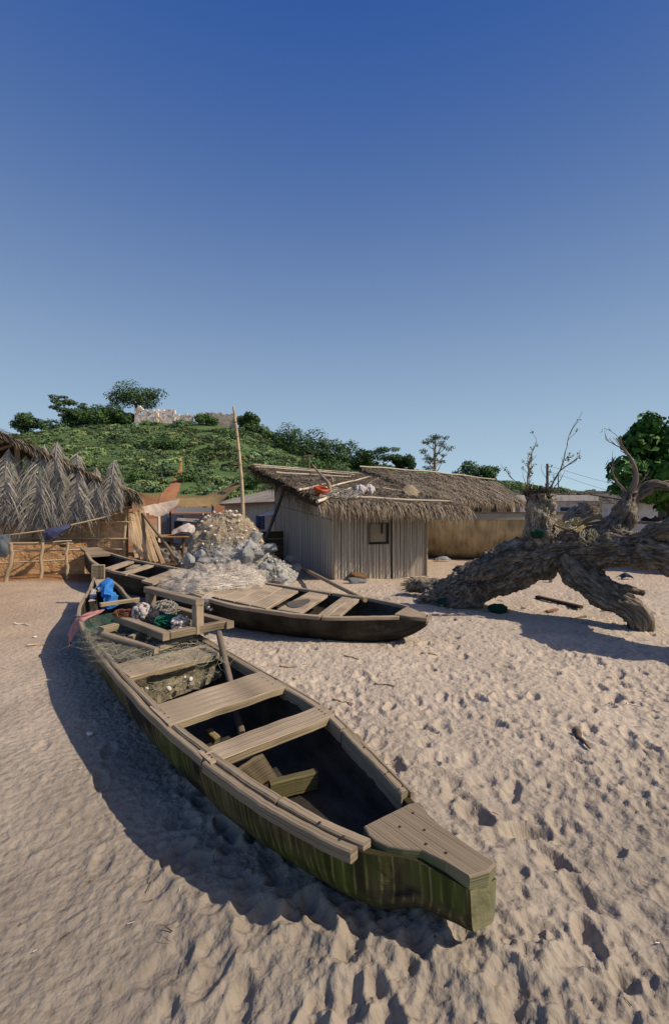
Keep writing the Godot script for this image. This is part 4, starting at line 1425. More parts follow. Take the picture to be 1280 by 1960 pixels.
	for f in [[18, 858, 30, 985, 1.0, 1.05], [86, 851, 64, 1012, 1.25, 1.1], [110, 846, 128, 935, 0.75, 0.95], [148, 866, 166, 1000, 0.95, 0.95], [219, 880, 205, 968, 0.62, 0.9], [-32, 868, -20, 1000, 1.1, 1.0], [50, 872, 95, 990, 1.0, 0.85], [185, 895, 180, 985, 0.7, 0.8], [125, 890, 110, 992, 0.9, 0.75], [40, 900, 32, 1004, 0.8, 0.8], [100, 905, 98, 1006, 0.8, 0.9], [155, 905, 140, 1004, 0.7, 0.95], [200, 915, 198, 990, 0.55, 0.85], [5, 890, 8, 1000, 0.8, 0.8], [75, 925, 80, 1008, 0.7, 0.75], [232, 915, 226, 975, 0.4, 0.8]]:
		frond(t, D(f[0], f[1], fz + 0.1), D(f[2], f[3], fz), f[4], f[5])
	# low pole fence with daub in front
	var w := thing("wattle_wall", "low mud and pole wall in front of the palm hung hut", "wall", W(-7.6, 11.4, 0))
	var wa := W(-11.0, 11.1, 0)
	var wb := W(-6.85, 11.9, 0)
	p = PackedVector3Array()
	cs = PackedColorArray()
	uvs = PackedVector2Array()
	for side in 2:
		p = PackedVector3Array()
		cs = PackedColorArray()
		uvs = PackedVector2Array()
		for r in 14:
			for k in 60:
				var q := wa.lerp(wb, k / 59.0)
				var y := lerpf(-0.1, 0.84, r / 13.0)
				var hole := Vector2((q.x + 7.35) / 0.22, (y - 0.72) / 0.16).length()
				q += Vector3(0.0, y - (0.13 * smoothstep(1.2, 0.6, hole) if r > 9 else 0.0), 0.03 * nz.get_noise_2d(q.x * 4.0, y * 4.0) + 0.03 * nz.get_noise_2d(q.x * 11.0, y * 11.0) - 0.12 * side)
				p.append(q)
				cs.append(Color(0.52, 0.32, 0.16) * (1.0 + 0.3 * nz.get_noise_2d(q.x * 3.0, y * 6.0)))
				uvs.append(Vector2(q.x, y))
		mb = MB.new() if side == 0 else mb
		mb.grid(p, 14, 60, cs, uvs)
	for k in 59:
		var q := wa.lerp(wb, k / 59.0) + Vector3(0, 0.83, 0)
		var q2 := wa.lerp(wb, (k + 1) / 59.0) + Vector3(0, 0.83, 0)
		mb.quad(q, q2, q2 + Vector3(0, 0, -0.12), q + Vector3(0, 0, -0.12), Color(0.34, 0.175, 0.075))
	part("mud_wall", mb, M.mud, w)
	for f in [[20, 1112, 29, 1040, 0.05], [84, 1108, 87, 1040, 0.045], [133, 1107, 137, 1040, 0.042], [168, 1097, 166, 1066, 0.035], [-50, 1112, -48, 1040, 0.05]]:
		mb = MB.new()
		var foot := P(f[0], f[1], 0.0)
		foot.y = -0.08
		var dd := -foot.z - 0.02
		var top := D(f[2], f[3], dd)
		pole(mb, foot + Vector3(0, 0, 0.12), top + Vector3(0, 0.02, 0.1), f[4], f[4] * 0.85, Color(0.33, 0.255, 0.17) * rf(0.85, 1.1), 8, 0.06)
		part("fence_post", mb, M.straw, w)
	for f in [[-60, 1043, 142, 1040, 11.0, 11.6], [-60, 1059, 160, 1052, 11.0, 11.8], [-60, 1082, 168, 1068, 11.0, 11.8], [20, 1040, 140, 1036, 11.05, 11.6]]:
		mb = MB.new()
		pole(mb, D(f[0], f[1], f[4] - 0.14), D(f[2], f[3], f[5] - 0.16), 0.026, 0.022, Color(0.38, 0.30, 0.205) * rf(0.85, 1.15), 7, 0.05)
		part("fence_rail", mb, M.straw, w)
	# the drying line: a long thin pole with two cloths
	mb = MB.new()
	tube(mb, smooth_path([D(-30, 1030, 10.9), D(20, 1024, 10.95), D(85, 1015, 11.2), D(140, 1004, 11.6), D(200, 990, 12.0), D(247, 975, 12.35)], 24), [0.022, 0.02, 0.025], 7, Color(0.36, 0.28, 0.19))
	single("drying_pole", mb, M.straw, "long thin pole slanting across the mud hut with cloths hung on it", "pole")
	mb = MB.new()
	cloth(mb, [[D(84, 1014, 11.14), D(108, 1009, 11.2), D(134, 1003, 11.45)], [D(84, 1020, 11.08), D(110, 1017, 11.12), D(134, 1010, 11.4)], [D(88, 1033, 11.1), D(104, 1030, 11.12), D(132, 1013, 11.4)]], 18, 12, Color(0.055, 0.065, 0.13), 0.035)
	single("blue_trousers", mb, M.fabric, "dark blue cloth hanging bunched over the drying pole", "cloth", "washing on the pole")
	mb = MB.new()
	cloth(mb, [[D(-14, 1026, 10.87), D(4, 1024, 10.86), D(19, 1022, 10.88)], [D(-14, 1045, 10.82), D(4, 1045, 10.8), D(21, 1042, 10.83)], [D(-10, 1060, 10.83), D(8, 1068, 10.82), D(21, 1058, 10.83)]], 14, 12, Color(0.17, 0.19, 0.20), 0.03)
	single("grey_cloth", mb, M.fabric, "grey cloth hanging at the left edge of the drying pole", "cloth", "washing on the pole")
	# planks leaning on the hut's corner
	var pl := [[248, 985, 262, 1068, "leftmost pale plank leaning on the mud hut's corner"], [252, 980, 273, 1070, "second leaning plank from the mud hut, rough edged"], [258, 979, 284, 1073, "third leaning plank, middle of the row by the mud hut"], [263, 978, 291, 1075, "fourth leaning plank, darker, right of the middle one"], [267, 977, 300, 1076, "fifth leaning plank, pale and straight, beside the rightmost"], [273, 977, 313, 1079, "rightmost plank leaning away from the mud hut"]]
	for i in pl.size():
		var q: Array = pl[i]
		mb = MB.new()
		beam(mb, D(q[2], q[3], 12.2 + 0.03 * i), D(q[0], q[1], 12.75 + 0.05 * i), 0.10 if i != 3 else 0.13, 0.035, (Color(0.50, 0.37, 0.24) if i != 3 else Color(0.34, 0.25, 0.16)) * rf(0.92, 1.1), Vector3(0.25, 0, 1))
		single("leaning_plank", mb, M.wood, q[4], "plank", "planks leaning by the mud hut")
	mb = MB.new()
	pole(mb, D(274, 983, 12.9), D(353, 1090, 11.4), 0.045, 0.04, Color(0.17, 0.13, 0.09), 7, 0.02)
	single("slanting_pole", mb, M.straw, "dark pole slanting from the awning down to the rocks", "pole")
	mb = MB.new()
	tube(mb, smooth_path([D(466, 1010, 11.6), D(463, 930, 11.6), D(456, 850, 11.62), D(447, 778, 11.6)], 30), [0.05, 0.045, 0.03], 8, Color(0.42, 0.33, 0.22), 0.0, 0.0, 0.35)
	var bp := single("bamboo_pole", mb, M.straw, "tall thin bamboo pole standing up behind the net heap", "pole")
	mb = MB.new()
	for f in [0.12, 0.22, 0.33, 0.44, 0.55, 0.66, 0.77, 0.88]:
		var q := D(466, 1010, 11.6).lerp(D(463, 930, 11.6), f * 2.6) if f < 0.385 else D(463, 930, 11.6).lerp(D(447, 778, 11.6), (f - 0.385) / 0.615)
		blob(mb, q, Vector3(0.056, 0.018, 0.056), Color(0.24, 0.18, 0.11), 0.0, 1.0, 6, 9)
	part("node_rings", mb, M.straw, bp)

# ---------- the village behind
func make_village() -> void:
	# long thatched house
	var t := thing("thatched_house", "long low house with shaggy grey thatch behind the reed hut", "house", W(7.0, 24.5, 0))
	var rl := D(688, 896, 21.0)
	var rm := D(842, 907, 22.8)
	var rr := D(945, 921, 25.5)
	var e0 := D(792, 938, 17.3)
	var e1 := D(868, 955, 18.8)
	var e2 := D(1004, 960, 24.0)
	var b0 := W(rl.x - 0.5, 29.0, 2.2)
	var b2 := W(rr.x + 3.0, 32.0, 2.2)
	thatch(t, rl, rm, e1, e0, 0.34, 3600, 0.6, [[e0, e1, (e1 - rm).normalized(), 500, 0.5], [rl, e0, W(-0.3, -0.9, -0.3).normalized(), 120, 0.3]], 0.86, 0.024)
	thatch(t, rm, rr, e2, e1, 0.16, 3600, 0.6, [[e1, e2, (e1 - rm).normalized(), 600, 0.5], [rr, e2, W(0.7, -0.2, -0.3).normalized(), 350, 0.45]], 0.86, 0.024)
	thatch(t, rl, rr, b2, b0, 0.16, 700, 0.6, [], 0.86, 0.024)
	var mb := MB.new()
	pole(mb, rl + Vector3(0, 0.08, 0), rm + Vector3(0, 0.08, 0), 0.045, 0.04, Color(0.50, 0.44, 0.35), 6, 0.08)
	part("ridge_pole", mb, M.straw, t)
	mb = MB.new()
	pole(mb, rm + Vector3(0, 0.08, 0), rr + Vector3(0, 0.1, 0), 0.04, 0.03, Color(0.50, 0.44, 0.35), 6, 0.08)
	part("ridge_pole", mb, M.straw, t)
	mb = MB.new()
	var q0 := W(3.5, 18.6, 0)
	var q1 := W(10.3, 25.0, 0)
	var q2 := W(12.6, 30.5, 0)
	var q3 := W(2.5, 28.0, 0)
	wall(mb, q0, q1, -0.1, 2.35, 2.35, 0.15, Color(0.36, 0.32, 0.27))
	wall(mb, q1, q2, -0.1, 2.3, 2.3, 0.15, Color(0.36, 0.32, 0.27))
	wall(mb, q3, q2, -0.1, 2.2, 2.2, 0.15, Color(0.36, 0.32, 0.27))
	wall(mb, q0, q3, -0.1, 2.3, 2.3, 0.15, Color(0.36, 0.32, 0.27))
	part("wall", mb, M.plaster, t)
	for f in [0.12, 0.3, 0.52, 0.7, 0.9]:
		mb = MB.new()
		var a := q0.lerp(q1, f) + Vector3(0.05, 0, 0.12)
		wall(mb, a, a + (q1 - q0).normalized() * 0.55, 1.3, 2.2, 2.2, 0.06, Color(0.045, 0.04, 0.035))
		part("window", mb, M.plain, t)
	# white flat roofed building
	t = thing("white_building", "white flat roofed building behind the fallen tree's stump", "building", W(15.5, 32, 0))
	mb = MB.new()
	box(mb, W(12.8, 36, -0.1), W(17.6, 30, 2.45), Color(0.80, 0.77, 0.78))
	part("wall", mb, M.plaster, t)
	mb = MB.new()
	box(mb, W(12.4, 36.3, 2.46), W(18.0, 29.6, 2.86), Color(0.66, 0.62, 0.58))
	part("roof", mb, M.plaster, t)
	mb = MB.new()
	for i in 60:
		blob(mb, W(rf(12.6, 17.0), rf(30, 33), 2.9), Vector3(rf(0.2, 0.5), rf(0.05, 0.22), 0.3), Color(0.10, 0.085, 0.07) * rf(0.7, 1.3), 0.4, 3.0, 6, 8)
	part("roof_clutter", mb, M.straw, t, "stuff")
	mb = MB.new()
	box(mb, W(15.6, 30.05, 1.68), W(16.25, 29.96, 2.02), Color(0.06, 0.08, 0.10))
	part("window", mb, M.plain, t)
	mb = MB.new()
	box(mb, W(17.1, 30.05, 0), W(17.35, 29.93, 2.45), Color(0.5, 0.46, 0.42))
	part("pillar", mb, M.plaster, t)
	# grey thatched hut at the right
	t = thing("grey_thatch_hut", "grey thatched hut with steep roof between the white building and the leafy tree", "hut", W(19.5, 32, 0))
	var ra := D(1090, 941, 37.0)
	var rb := D(1192, 938, 34.0)
	thatch(t, ra, rb, D(1192, 986, 29.0), D(1105, 985, 30.0), 0.2, 2200, 0.7, [], 0.72, 0.03)
	thatch(t, ra, rb, W(rb.x + 1, 39.0, 1.4), W(ra.x, 41.0, 1.4), 0.2, 300, 0.7, [], 0.72, 0.03)
	mb = MB.new()
	wall(mb, W(17.4, 31, 0), W(20.3, 30.4, 0), -0.1, 1.6, 1.6, 0.15, Color(0.25, 0.2, 0.15))
	wall(mb, W(17.4, 31, 0), W(18.5, 38, 0), -0.1, 1.6, 1.6, 0.15, Color(0.25, 0.2, 0.15))
	part("wall", mb, M.plaster, t)
	# dark shelter and white wall under the leafy tree
	t = thing("white_house", "white walled house half hidden under the leafy tree at the right edge", "house", W(17.3, 22.5, 0))
	mb = MB.new()
	box(mb, W(15.4, 25, -0.1), W(19.8, 22, 2.15), Color(0.55, 0.58, 0.60))
	part("wall", mb, M.plaster, t)
	mb = MB.new()
	slab(mb, W(15.0, 21.4, 2.2), W(20.4, 21.4, 2.2), W(20.4, 25.5, 2.75), W(15.0, 25.5, 2.75), 0.06, Color(0.08, 0.075, 0.07))
	part("roof", mb, M.plain, t)
	for x in [16.4, 17.6]:
		mb = MB.new()
		box(mb, W(x, 22.05, 0.0 if x > 17 else 1.0), W(x + 0.8, 21.96, 1.95), Color(0.05, 0.055, 0.06))
		part("door" if x > 17 else "window", mb, M.plain, t)
	t = thing("market_table", "low rough wooden table in the shade of the leafy tree", "table", W(13.6, 18.0, 0))
	mb = MB.new()
	slab(mb, W(12.7, 17.6, 1.15), W(14.6, 17.6, 1.15), W(14.6, 18.4, 1.15), W(12.7, 18.4, 1.15), 0.05, WOODC * 0.7)
	part("table_top", mb, M.wood, t)
	for q in [[12.8, 17.7], [14.5, 17.7], [12.8, 18.3], [14.5, 18.3]]:
		mb = MB.new()
		pole(mb, W(q[0], q[1], -0.05), W(q[0], q[1], 1.12), 0.05, 0.05, WOODC * 0.6)
		part("leg", mb, M.wood, t)
	for i in 4:
		mb = MB.new()
		blob(mb, W(12.9 + 0.45 * i, 18.0, 1.3), Vector3(0.2, rf(0.15, 0.28), 0.2), [Color(0.05, 0.05, 0.06), Color(0.10, 0.09, 0.09), Color(0.06, 0.07, 0.09), Color(0.25, 0.25, 0.26)][i], 0.25, 2.5)
		single("sack", mb, M.fabric, ["black sack on the left end of the shaded table", "dark brown sack second along the shaded table", "dark blue sack third along the shaded table", "pale sack on the right end of the shaded table"][i], "sack", "sacks on the table")
	# utility poles and wires
	mb = MB.new()
	pole(mb, W(19.6, 40, 0), W(19.6, 40, 6.15), 0.15, 0.11, Color(0.12, 0.10, 0.085), 7)
	single("utility_pole", mb, M.wood, "thick dark utility pole between the stump's twigs", "pole", "poles in the village")
	mb = MB.new()
	pole(mb, W(24.3, 47, 0), W(24.2, 47, 5.9), 0.08, 0.06, Color(0.16, 0.14, 0.12), 6)
	single("utility_pole", mb, M.wood, "thinner far pole to the right of the thick utility pole", "pole", "poles in the village")
	for k in 2:
		mb = MB.new()
		var a := W(19.6, 40, 6.0 - 0.5 * k)
		var b := W(44.0, 55, 4.9 - 1.4 * k)
		tube(mb, smooth_path([a, a.lerp(b, 0.5) + Vector3(0, -0.9, 0), b], 16), [0.016], 4, Color(0.12, 0.12, 0.12))
		single("overhead_wire", mb, M.plain, ["upper wire running right from the utility pole", "lower wire sagging right from the utility pole"][k], "wire", "overhead wires")
	t = thing("aerial_post", "thin post with a cross bar standing up behind the reed hut's roof", "post", W(-1.8, 31, 0))
	mb = MB.new()
	pole(mb, W(-1.8, 31, 0), W(-1.8, 31, 5.7), 0.05, 0.05, Color(0.2, 0.15, 0.13), 6)
	part("post", mb, M.plain, t)
	mb = MB.new()
	beam(mb, W(-2.15, 31, 5.72), W(-1.45, 31, 5.76), 0.05, 0.08, Color(0.28, 0.18, 0.15))
	part("cross_bar", mb, M.plain, t)
	# house with the grey roof and blue shutter
	t = thing("grey_roofed_house", "cream house with shallow grey roof and blue shutter left of the reed hut", "house", W(-4.6, 22, 0))
	var g0 := W(-6.6, 26.5, 0)
	var g1 := W(-2.1, 19.6, 0)
	mb = MB.new()
	wall(mb, g0, g1, -0.1, 2.2, 2.2, 0.2, Color(0.56, 0.52, 0.46))
	wall(mb, g1, g1 + Vector3(3.0, 0, -2.5), -0.1, 2.2, 2.6, 0.2, Color(0.56, 0.52, 0.46))
	wall(mb, g0, g0 + Vector3(3.0, 0, -2.5), -0.1, 2.2, 2.6, 0.2, Color(0.56, 0.52, 0.46))
	part("wall", mb, M.plaster, t)
	mb = MB.new()
	slab(mb, g0 + Vector3(-0.9, 2.18, 0.2), g1 + Vector3(-0.2, 2.18, 0.5), g1 + Vector3(2.4, 3.05, -1.7), g0 + Vector3(2.4, 3.2, -2.2), 0.05, Color(0.27, 0.235, 0.20))
	slab(mb, g1 + Vector3(2.4, 3.05, -1.7), g0 + Vector3(2.4, 3.2, -2.2), g0 + Vector3(5.4, 2.2, -4.2), g1 + Vector3(5.4, 2.2, -4.0), 0.05, Color(0.27, 0.235, 0.20))
	part("roof", mb, M.plaster, t)
	var ga := (g1 - g0).normalized()
	var go := Vector3(-ga.z, 0, ga.x)
	if go.z < 0: go = -go
	mb = MB.new()
	var sh := g0.lerp(g1, 0.60) + go * 0.13
	wall(mb, sh, sh + ga * 0.95, 0.85, 1.5, 1.5, 0.05, Color(0.05, 0.07, 0.14))
	var shut := part("shutter", mb, M.plain, t)
	mb = MB.new()
	wall(mb, sh + ga * 0.45 + go * 0.03, sh + ga * 0.5 + go * 0.03, 0.85, 1.5, 1.5, 0.03, Color(0.02, 0.025, 0.05))
	part("gap", mb, M.plain, shut)
	mb = MB.new()
	var hd := g0.lerp(g1, 0.78) + go * 0.12
	slab(mb, hd + Vector3(0, 1.72, 0), hd + ga * 1.7 + Vector3(0, 1.8, 0), hd + ga * 1.7 + go * 0.5 + Vector3(0, 1.62, 0), hd + go * 0.5 + Vector3(0, 1.52, 0), 0.03, Color(0.72, 0.72, 0.72))
	part("window_hood", mb, M.plain, t)
	# low dark boarding and the person behind it
	t = thing("dark_boarding", "low dark brown boarded fence between the rock heap and the reed hut", "fence", W(-2.6, 14.6, 0))
	for k in 4:
		mb = MB.new()
		var y := 0.02 + 0.26 * k
		beam(mb, W(-3.7, 14.4, y + 0.1), W(-1.75, 14.9, y + 0.12), 0.05, 0.245, Color(0.10, 0.065, 0.035) * rf(0.8, 1.3))
		part("board", mb, M.wood, t)
	for x in [-3.5, -2.6]:
		mb = MB.new()
		pole(mb, W(x, 14.56 + (x + 3.5) * 0.25, -0.05), W(x, 14.56 + (x + 3.5) * 0.25, 1.04), 0.04, 0.04, Color(0.1, 0.07, 0.04))
		part("post", mb, M.wood, t)
	make_person()
	# awnings
	mb = MB.new()
	cloth(mb, [[D(322, 953, 18.0), D(372, 953, 17.5), D(418, 940, 17.0), D(465, 925, 16.4)], [D(330, 962, 16.8), D(372, 960, 16.5), D(416, 955, 16.2), D(458, 932, 16.0)], [D(350, 971, 15.6), D(380, 970, 15.4), D(416, 967, 15.2), D(440, 944, 15.4)]], 30, 14, Color(0.36, 0.26, 0.12), 0.05)
	single("brown_awning", mb, M.canvas, "brown canvas awning stretched up towards the tall bamboo pole", "awning", "awnings over the stall")
	mb = MB.new()
	cloth(mb, [[D(274, 970, 15.2), D(290, 966, 16.0), D(312, 962, 16.5), D(345, 955, 16.8)], [D(276, 978, 14.8), D(296, 985, 15.0), D(316, 978, 15.4), D(338, 968, 15.8)], [D(280, 983, 14.4), D(302, 989, 14.4), D(322, 982, 14.8), D(334, 971, 15.2)]], 26, 12, Color(0.50, 0.42, 0.34), 0.05)
	single("pale_awning", mb, M.canvas, "pale sagging cloth awning beside the mud hut's eave", "awning", "awnings over the stall")
	for q in [[407, 966, 15.3, 1000, "thin dark pole holding the brown awning's front edge"], [326, 960, 16.8, 1010, "thin pole under the joint of the two awnings"]]:
		mb = MB.new()
		var a := D(q[0], q[1], q[2])
		pole(mb, Vector3(a.x, -0.1, a.z), a, 0.045, 0.035, Color(0.13, 0.11, 0.09))
		single("awning_pole", mb, M.straw, q[4], "pole", "awning poles")
	mb = MB.new()
	pole(mb, D(415, 945, 16.9), D(456, 921, 16.2), 0.03, 0.025, Color(0.50, 0.45, 0.38))
	single("awning_pole", mb, M.straw, "pale stick poking up along the brown awning's right tip", "pole", "awning poles")
	# sheds behind the stall
	t = thing("dark_roofed_shed", "shed with dark corrugated roof and lilac white wall under the awning", "shed", W(-7.0, 21.5, 0))
	mb = MB.new()
	wall(mb, D(318, 0, 22) * Vector3(1, 0, 1), D(405, 0, 21.0) * Vector3(1, 0, 1), -0.1, 1.62, 1.62, 0.15, Color(0.42, 0.44, 0.46))
	part("wall", mb, M.plaster, t)
	mb = MB.new()
	wall(mb, D(352, 0, 20.8) * Vector3(1, 0, 1), D(402, 0, 20.6) * Vector3(1, 0, 1), 1.22, 1.58, 1.58, 0.06, Color(0.72, 0.64, 0.70))
	part("lilac_panel", mb, M.plaster, t)
	mb = MB.new()
	var sa := D(331, 981, 20.4)
	var sb := D(410, 981, 19.8)
	var sc2 := D(412, 972, 22.6)
	var sd2 := D(340, 972, 23.2)
	for k in 26:
		var f0 := k / 26.0
		var f1 := (k + 1) / 26.0
		var up := Vector3(0, 0.035, 0)
		mb.quad(sa.lerp(sb, f0), sd2.lerp(sc2, f0), sd2.lerp(sc2, (f0 + f1) / 2) + up, sa.lerp(sb, (f0 + f1) / 2) + up, Color(0.11, 0.12, 0.13))
		mb.quad(sa.lerp(sb, (f0 + f1) / 2) + up, sd2.lerp(sc2, (f0 + f1) / 2) + up, sd2.lerp(sc2, f1), sa.lerp(sb, f1), Color(0.11, 0.12, 0.13))
	part("roof", mb, M.plain, t)
	mb = MB.new()
	beam(mb, sa + Vector3(0, -0.07, 0.04), sa.lerp(sb, 0.75) + Vector3(0, -0.07, 0.04), 0.05, 0.1, Color(0.6, 0.58, 0.55))
	part("fascia", mb, M.plain, t)
	mb = MB.new()
	wall(mb, D(309, 0, 20.5) * Vector3(1, 0, 1), D(323, 0, 20.5) * Vector3(1, 0, 1), 0.0, 1.55, 1.55, 0.06, Color(0.10, 0.14, 0.18))
	part("door", mb, M.plain, t)
	mb = MB.new()
	wall(mb, D(334, 0, 20.9) * Vector3(1, 0, 1), D(349, 0, 20.9) * Vector3(1, 0, 1), 0.75, 1.25, 1.25, 0.06, Color(0.05, 0.06, 0.07))
	part("window", mb, M.plain, t)
	mb = MB.new()
	pole(mb, W(-8.22, 20.3, -0.1), W(-8.22, 20.3, 1.7), 0.06, 0.06, Color(0.62, 0.56, 0.5), 8)
	part("white_post", mb, M.plain, t)
	mb = MB.new()
	slab(mb, D(338, 996, 18.2), D(384, 1000, 17.6), D(380, 993, 19.0), D(340, 991, 19.4), 0.03, Color(0.20, 0.20, 0.19))
	part("lean_to_roof", mb, M.plain, t)
	# the stall table
	t = thing("stall_table", "rough brown stall table beside the leaning planks", "table", W(-6.0, 15.6, 0))
	mb = MB.new()
	slab(mb, D(286, 1027, 14.6), D(362, 1027, 14.6), D(358, 1023, 15.6), D(290, 1023, 15.6), 0.05, Color(0.33, 0.22, 0.11))
	part("table_top", mb, M.wood, t)
	for q in [[300, 14.7], [329, 14.7], [351, 14.7], [296, 15.5], [350, 15.5]]:
		mb = MB.new()
		var f := D(q[0], 1027, q[1])
		pole(mb, Vector3(f.x, -0.1, f.z), f + Vector3(0, -0.04, 0), 0.05, 0.045, Color(0.15, 0.11, 0.07))
		part("leg", mb, M.wood, t)
	mb = MB.new()
	cloth(mb, [[D(328, 1024, 14.9), D(352, 1018, 14.8), D(380, 1024, 14.9)], [D(332, 1014, 15.1), D(358, 1003, 15.2), D(378, 1014, 15.1)], [D(336, 1018, 15.5), D(360, 1008, 15.6), D(380, 1018, 15.5)]], 20, 14, Color(0.50, 0.45, 0.42), 0.07)
	single("pale_tarpaulin", mb, M.fabric, "pale crumpled sheet heaped on the stall table", "sheet")
	mb = MB.new()
	mound(mb, W(-5.7, 14.9, 0.0), 0.85, 0.4, 0.62, Color(0.17, 0.165, 0.15), 0.3)
	single("net_heap", mb, M.fabric, "dark grey net heap under the stall table", "net", "heaps of fishing net")
	for i in 5:
		mb = MB.new()
		var a := W(-5.9 + rf(-0.3, 0.2), 13.2 - 0.2 * i, 0.08 + 0.03 * i)
		pole(mb, a, a + Vector3(rf(1.3, 1.8), rf(-0.02, 0.04), rf(-0.2, 0.25)), rf(0.05, 0.08), 0.05, Color(0.28, 0.18, 0.10) * rf(0.7, 1.1), 7, 0.04)
		single("log", mb, M.bark, ["log lying farthest forward by the feet of the leaning planks", "log second from the front under the stall", "middle log of the row under the stall", "log fourth from the front under the stall", "log at the back of the row under the stall table"][i], "log", "logs under the stall")
	# big sea canoes
	make_big_canoe("sea_canoe", "huge ochre brown sea canoe between the reed hut and the fallen tree", W(1.9, 16.6, 0.0), W(9.2, 15.4, 0.0), 1.9, 1.64, Color(0.32, 0.245, 0.135), Color(0.33, 0.31, 0.255), 0.04)
	make_big_canoe("sea_canoe", "grey and white sea canoe behind the fallen tree's right limbs", W(8.3, 13.9, 0.0), W(13.2, 9.6, 0.0), 1.4, 1.28, Color(0.52, 0.50, 0.50), Color(0.55, 0.53, 0.51), 0.2)

# ---------- a seated person, one continuous surface from a distance field
func smin(a: float, b: float, k: float) -> float:
	var h := clampf(0.5 + 0.5 * (b - a) / k, 0, 1)
	return lerpf(b, a, h) - k * h * (1.0 - h)
func field(bones: Array, p: Vector3) -> float:
	var d := 9.0
	for b in bones:
		var ab: Vector3 = b[1] - b[0]
		var t := clampf((p - b[0]).dot(ab) / maxf(ab.length_squared(), 1e-9), 0, 1)
		d = smin(d, p.distance_to(b[0] + ab * t) - lerpf(b[2], b[3], t), 0.03)
	return d
func surface_nets(mb: MB, bones: Array, cell: float, col: Color) -> void:
	var lo := Vector3(1e9, 1e9, 1e9)
	var hi := -lo
	for b in bones:
		for e in 2:
			lo = lo.min(b[e] - Vector3.ONE * (b[2 + e] + 0.05))
			hi = hi.max(b[e] + Vector3.ONE * (b[2 + e] + 0.05))
	var nx := int((hi.x - lo.x) / cell) + 2
	var ny := int((hi.y - lo.y) / cell) + 2
	var nzc := int((hi.z - lo.z) / cell) + 2
	var f := PackedFloat32Array()
	f.resize(nx * ny * nzc)
	for z in nzc:
		for y in ny:
			for x in nx:
				f[(z * ny + y) * nx + x] = field(bones, lo + Vector3(x, y, z) * cell)
	var id := {}
	var off := [0, 1, nx, nx + 1, nx * ny, nx * ny + 1, nx * ny + nx, nx * ny + nx + 1]
	for z in nzc - 1:
		for y in ny - 1:
			for x in nx - 1:
				var k := (z * ny + y) * nx + x
				var s := Vector3.ZERO
				var n := 0
				for e in [[0, 1], [2, 3], [4, 5], [6, 7], [0, 2], [1, 3], [4, 6], [5, 7], [0, 4], [1, 5], [2, 6], [3, 7]]:
					var a := f[k + off[e[0]]]
					var b := f[k + off[e[1]]]
					if (a < 0) != (b < 0):
						var t := a / (a - b)
						var pa := Vector3(e[0] & 1, (e[0] >> 1) & 1, e[0] >> 2)
						var pb := Vector3(e[1] & 1, (e[1] >> 1) & 1, e[1] >> 2)
						s += pa.lerp(pb, t)
						n += 1
				if n == 0: continue
				var p := lo + (Vector3(x, y, z) + s / n) * cell
				id[k] = mb.v.size()
				mb.v.append(p)
				mb.n.append((Vector3(field(bones, p + Vector3(.005, 0, 0)), field(bones, p + Vector3(0, .005, 0)), field(bones, p + Vector3(0, 0, .005))) - Vector3.ONE * field(bones, p)).normalized())
				mb.c.append(col)
				mb.uv.append(Vector2(p.x, p.y))
	for k in id:
		for ax in 3:
			var st: int = [1, nx, nx * ny][ax]
			var u: int = [nx, nx * ny, 1][ax]
			var w: int = [nx * ny, 1, nx][ax]
			if k + st >= f.size(): continue
			if (f[k] < 0) == (f[k + st] < 0): continue
			if not (id.has(k - u) and id.has(k - w) and id.has(k - u - w)): continue
			var q := [id[k], id[k - u], id[k - u - w], id[k - w]]
			if f[k] < 0: q.reverse()
			mb.ix.append_array([q[0], q[1], q[2], q[0], q[2], q[3]])
